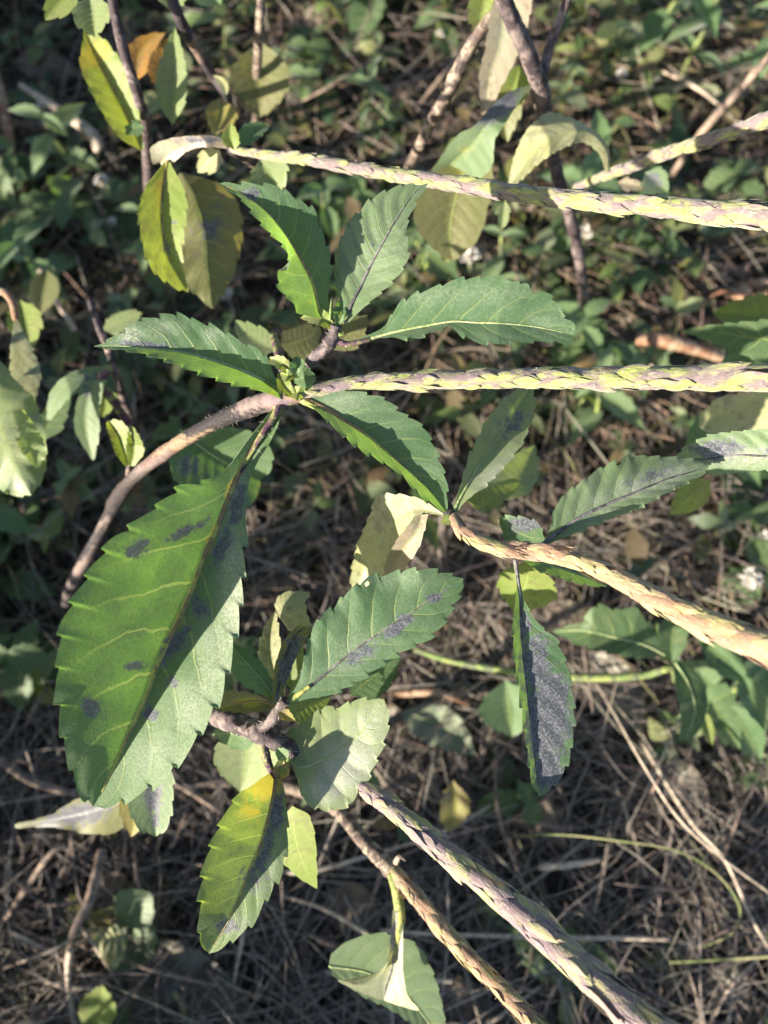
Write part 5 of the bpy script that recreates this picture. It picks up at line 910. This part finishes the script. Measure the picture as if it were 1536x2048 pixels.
TW = [([g(40, 170, .03), g(110, 215, .035), g(180, 265, .04), g(200, 300, .035)], [10, 16, 20, 24], 'straw_pale', 'pale flattened dry stalk at the upper left'), ([g(-20, 245, .01), g(80, 250, .015), g(160, 262, .01)], [14, 16, 14], 'straw_brown', 'brown dry stalk lying below the top left corner'),
      ([g(1275, 678, .05), g(1330, 682, .055), g(1400, 700, .05), g(1480, 730, .04)], [26, 30, 24, 16], 'straw_orange', 'thick orange tan dry stalk above the middle spike at the right'), ([g(1305, 730, .04), g(1270, 790, .02), g(1200, 850, .01)], [8, 9, 8], 'straw_pale', 'thin dry stalk crossing behind the middle spike'),
      ([g(-30, 1500, .03), g(60, 1560, .035), g(150, 1590, .03), g(220, 1620, .02)], [18, 18, 14, 10], 'straw_brown', 'thick dry stalk left of the withered twisted leaf'), ([g(205, 1700, .03), g(180, 1800, .04), g(150, 1860, .04), g(135, 1930, .03)], [20, 22, 20, 16], 'straw_brown', 'upright brown dry stalk at the lower left'),
      ([g(140, 1900, .04), g(136, 1960, .03), g(150, 2060, .02)], [12, 14, 12], 'straw_pale', 'pale dry stalk below the upright brown one'), ([g(10, 1840, .02), g(50, 1780, .04), g(100, 1710, .05), g(130, 1690, .05)], [8, 14, 14, 8], 'straw_brown', 'brown twig rising from the left edge near the bottom'),
      ([g(25, 1865, .03), g(130, 1920, .03)], [6, 8], 'straw_pale', 'thin straight pale straw near the bottom left'), ([g(1560, 90, .12), g(1470, 190, .10), g(1400, 270, .07), g(1330, 370, .02)], [16, 18, 16, 12], 'straw_brown', 'long grey twig slanting down from the top right edge'),
      ([g(780, 1390, .02), g(870, 1385, .025), g(940, 1410, .02)], [14, 18, 8], 'straw_orange', 'tan dry stalk lying right of the broad pale leaf'), ([g(690, 1395, .01), g(780, 1370, .02), g(880, 1380, .02)], [10, 14, 10], 'straw_brown', 'brown dry stalk behind the flat shaded leaf tip'),
      ([g(620, 1870, .02), g(760, 1930, .02), g(860, 1935, .02)], [8, 10, 8], 'straw_brown', 'dry stalk behind the dark green leaf at the bottom'), ([g(760, 1860, .03), g(860, 1868, .03), g(1000, 1872, .03), g(1150, 1875, .03), g(1340, 1878, .03)], [6, 8, 8, 9, 10], 'straw_pale', 'long thin straw lying level across the lower right'),
      ([g(800, 1990, .04), g(860, 1965, .05), g(905, 1962, .05)], [10, 10, 8], 'straw_pale', 'short sunlit straw beside the narrow spike'), ([g(1080, 1735, .03), g(1140, 1730, .035), g(1200, 1720, .03)], [14, 14, 8], 'straw_pale', 'short sunlit dry stalk under the hooked grass blade'),
      ([g(960, 1560, .01), g(1010, 1500, .02), g(1060, 1440, .02)], [8, 9, 8], 'straw_brown', 'grey straw slanting behind the mildewed leaf'), ([g(340, 1560, .03), g(420, 1610, .03), g(520, 1680, .02)], [8, 9, 8], 'straw_brown', 'brown straw behind the yellow based leaf'),
      ([g(500, 1720, .02), g(600, 1745, .03), g(780, 1700, .02)], [6, 9, 8], 'straw_pale', 'grey straw slanting behind the yellow based leaf'), ([g(310, 1950, .01), g(360, 2000, .02), g(380, 2060, .01)], [10, 12, 10], 'blade_green', 'green weed stalk by the grey dead leaf'),
      ([g(0, 640, .02), g(40, 750, .02), g(30, 880, .01)], [8, 8, 8], 'straw_brown', 'dry stalk at the left edge behind the cream leaf'), ([g(80, 540, .06), g(118, 610, .06), g(150, 660, .05)], [12, 9, 12], 'straw_pale', 'yellow jointed grass stalk at the left'),
      ([g(20, 330, .02), g(30, 440, .02), g(45, 560, .01)], [10, 10, 8], 'straw_pale', 'pale dry stalk near the left edge'), ([g(-10, 150, .03), g(10, 230, .03), g(25, 330, .02)], [20, 24, 16], 'straw_orange', 'tan bundle of dry stalk at the left edge')]
for i, (pts, w, c, l) in enumerate(TW): blade('dry_stalk', pts, w, c, l)
for i in range(70):
    x, y = R.uniform(20, 1520), (R.uniform(1300, 2040) if i % 4 else R.uniform(30, 1250)); a = R.uniform(0, 3.14); L = R.uniform(60, 190); z = R.uniform(.012, .035); v, h = where(x, y)
    dx, dy = math.cos(a) * L, math.sin(a) * L; bx, by = R.uniform(-.18, .18) * dy, R.uniform(-.18, .18) * dx
    col = R.choice(['straw_pale', 'straw_brown', 'straw_brown', 'straw_brown']); sl_ = 'level' if a < .4 or a > 2.74 else 'steep' if 1.2 < a < 1.95 else 'slanting'
    blade('dry_stalk', [g(x - dx, y - dy, R.uniform(.004, .02)), g(x + bx, y + by, z), g(x + dx, y + dy, R.uniform(.004, .03))], [4, R.uniform(5, 9), 4], col, '%s %s straw in the litter at the %s, %s of the photo' % (sl_, 'pale' if col == 'straw_pale' else 'brown', v, h))
rt = thing('dry_root', P(*g(1400, 610)), 'curly reddish dry root at the right edge', 'root')
tube('root', [g(1400, 612, .04), g(1430, 590, .045), g(1450, 585, .05), g(1500, 598, .05), g(1550, 590, .05)], [6, 8, 14, 20, 24], S4, rt, n=40, bump=.2); tube('root', [g(1470, 590, .05), g(1510, 565, .05), g(1550, 560, .05)], [8, 10, 12], S4, rt, n=20, bump=.2)

# ------------------------------------------------------------------ labels of look-alikes: name what each stands nearest to
MARKS_ = [((500, 790), 'the central node'), ((300, 1250), 'the largest leaf'), ((360, 450), 'the large lime leaf'), ((240, 180), 'the yellow green leaf'), ((560, 440), 'the upper pair of sharp leaves'), ((960, 620), 'the right upper leaf'),
          ((1100, 280), 'the curled cream leaf'), ((900, 180), 'the slanting twig'), ((1300, 410), 'the top spike'), ((1350, 755), 'the middle spike'), ((780, 880), 'the lower right sharp leaf'), ((780, 1080), 'the cream leaf'), ((1000, 870), 'the pointed purple leaf'),
          ((1250, 970), 'the long curved leaf'), ((1090, 1400), 'the mildewed hanging leaf'), ((1230, 1260), 'the dark green pointed leaf'), ((1350, 1220), 'the tan spike'), ((770, 1260), 'the flat shaded leaf'), ((680, 1510), 'the broad pale leaf'), ((490, 1720), 'the yellow based leaf'),
          ((150, 1640), 'the withered leaf'), ((250, 1850), 'the crinkled pale leaf'), ((370, 1970), 'the grey dead leaf'), ((780, 1960), 'the cream folded leaf'), ((950, 1750), 'the lower thick spike'), ((1400, 1760), 'the hooked grass blade'), ((1130, 1890), 'the blue green flat leaf'),
          ((1300, 1540), 'the long straight straw'), ((1480, 1150), 'the largest white flower head'), ((50, 760), 'the left cream leaf'), ((40, 950), 'the big left leaf'), ((170, 800), 'the drooping grey leaves'), ((250, 890), 'the bright sprout'), ((200, 365), 'the white flower head'), ((1480, 620), 'the reddish root'),
          ((1400, 1500), 'the right hand straw'), ((60, 1250), 'the left edge'), ((1350, 60), 'the top right corner'), ((60, 60), 'the top left corner'), ((1080, 100), 'the forked stem'), ((700, 160), 'the gap above the top spike'), ((1480, 2000), 'the bottom right corner')]
seen = set()
def side_word(dx, dy):
    v = 'above' if dy < -45 else 'below' if dy > 45 else ''; h = 'left of' if dx < -45 else 'right of' if dx > 45 else ''
    return (v + ' and ' + h) if v and h else (v or h or 'right behind')
for o in [q for q in COL.objects if q.parent is None and q.name.startswith(('weed_plant', 'dry_stalk')) and q.get('label')]:
    l = o['label']
    if l.startswith('small ') and 'undergrowth' in l or 'in the litter' in l:
        x, y, d = to_px(np.array(o.matrix_basis.translation)); 
        if l.startswith('small '): head = ' '.join(l.split()[:5])
        else: head = ' '.join(l.split()[:3]); 
        if not l.startswith('small '):
            c = [k for k in COL.objects if k.parent == o][0].data.vertices; x, y, d = to_px(np.array(c[len(c) // 2].co) + base_of(o))
        for (mx_, my_), nm in sorted(MARKS_, key=lambda a: (a[0][0] - x) ** 2 + (a[0][1] - y) ** 2):
            lab = '%s %s %s' % (head, side_word(x - mx_, y - my_), nm)
            if lab not in seen: break
        seen.add(lab); o['label'] = lab
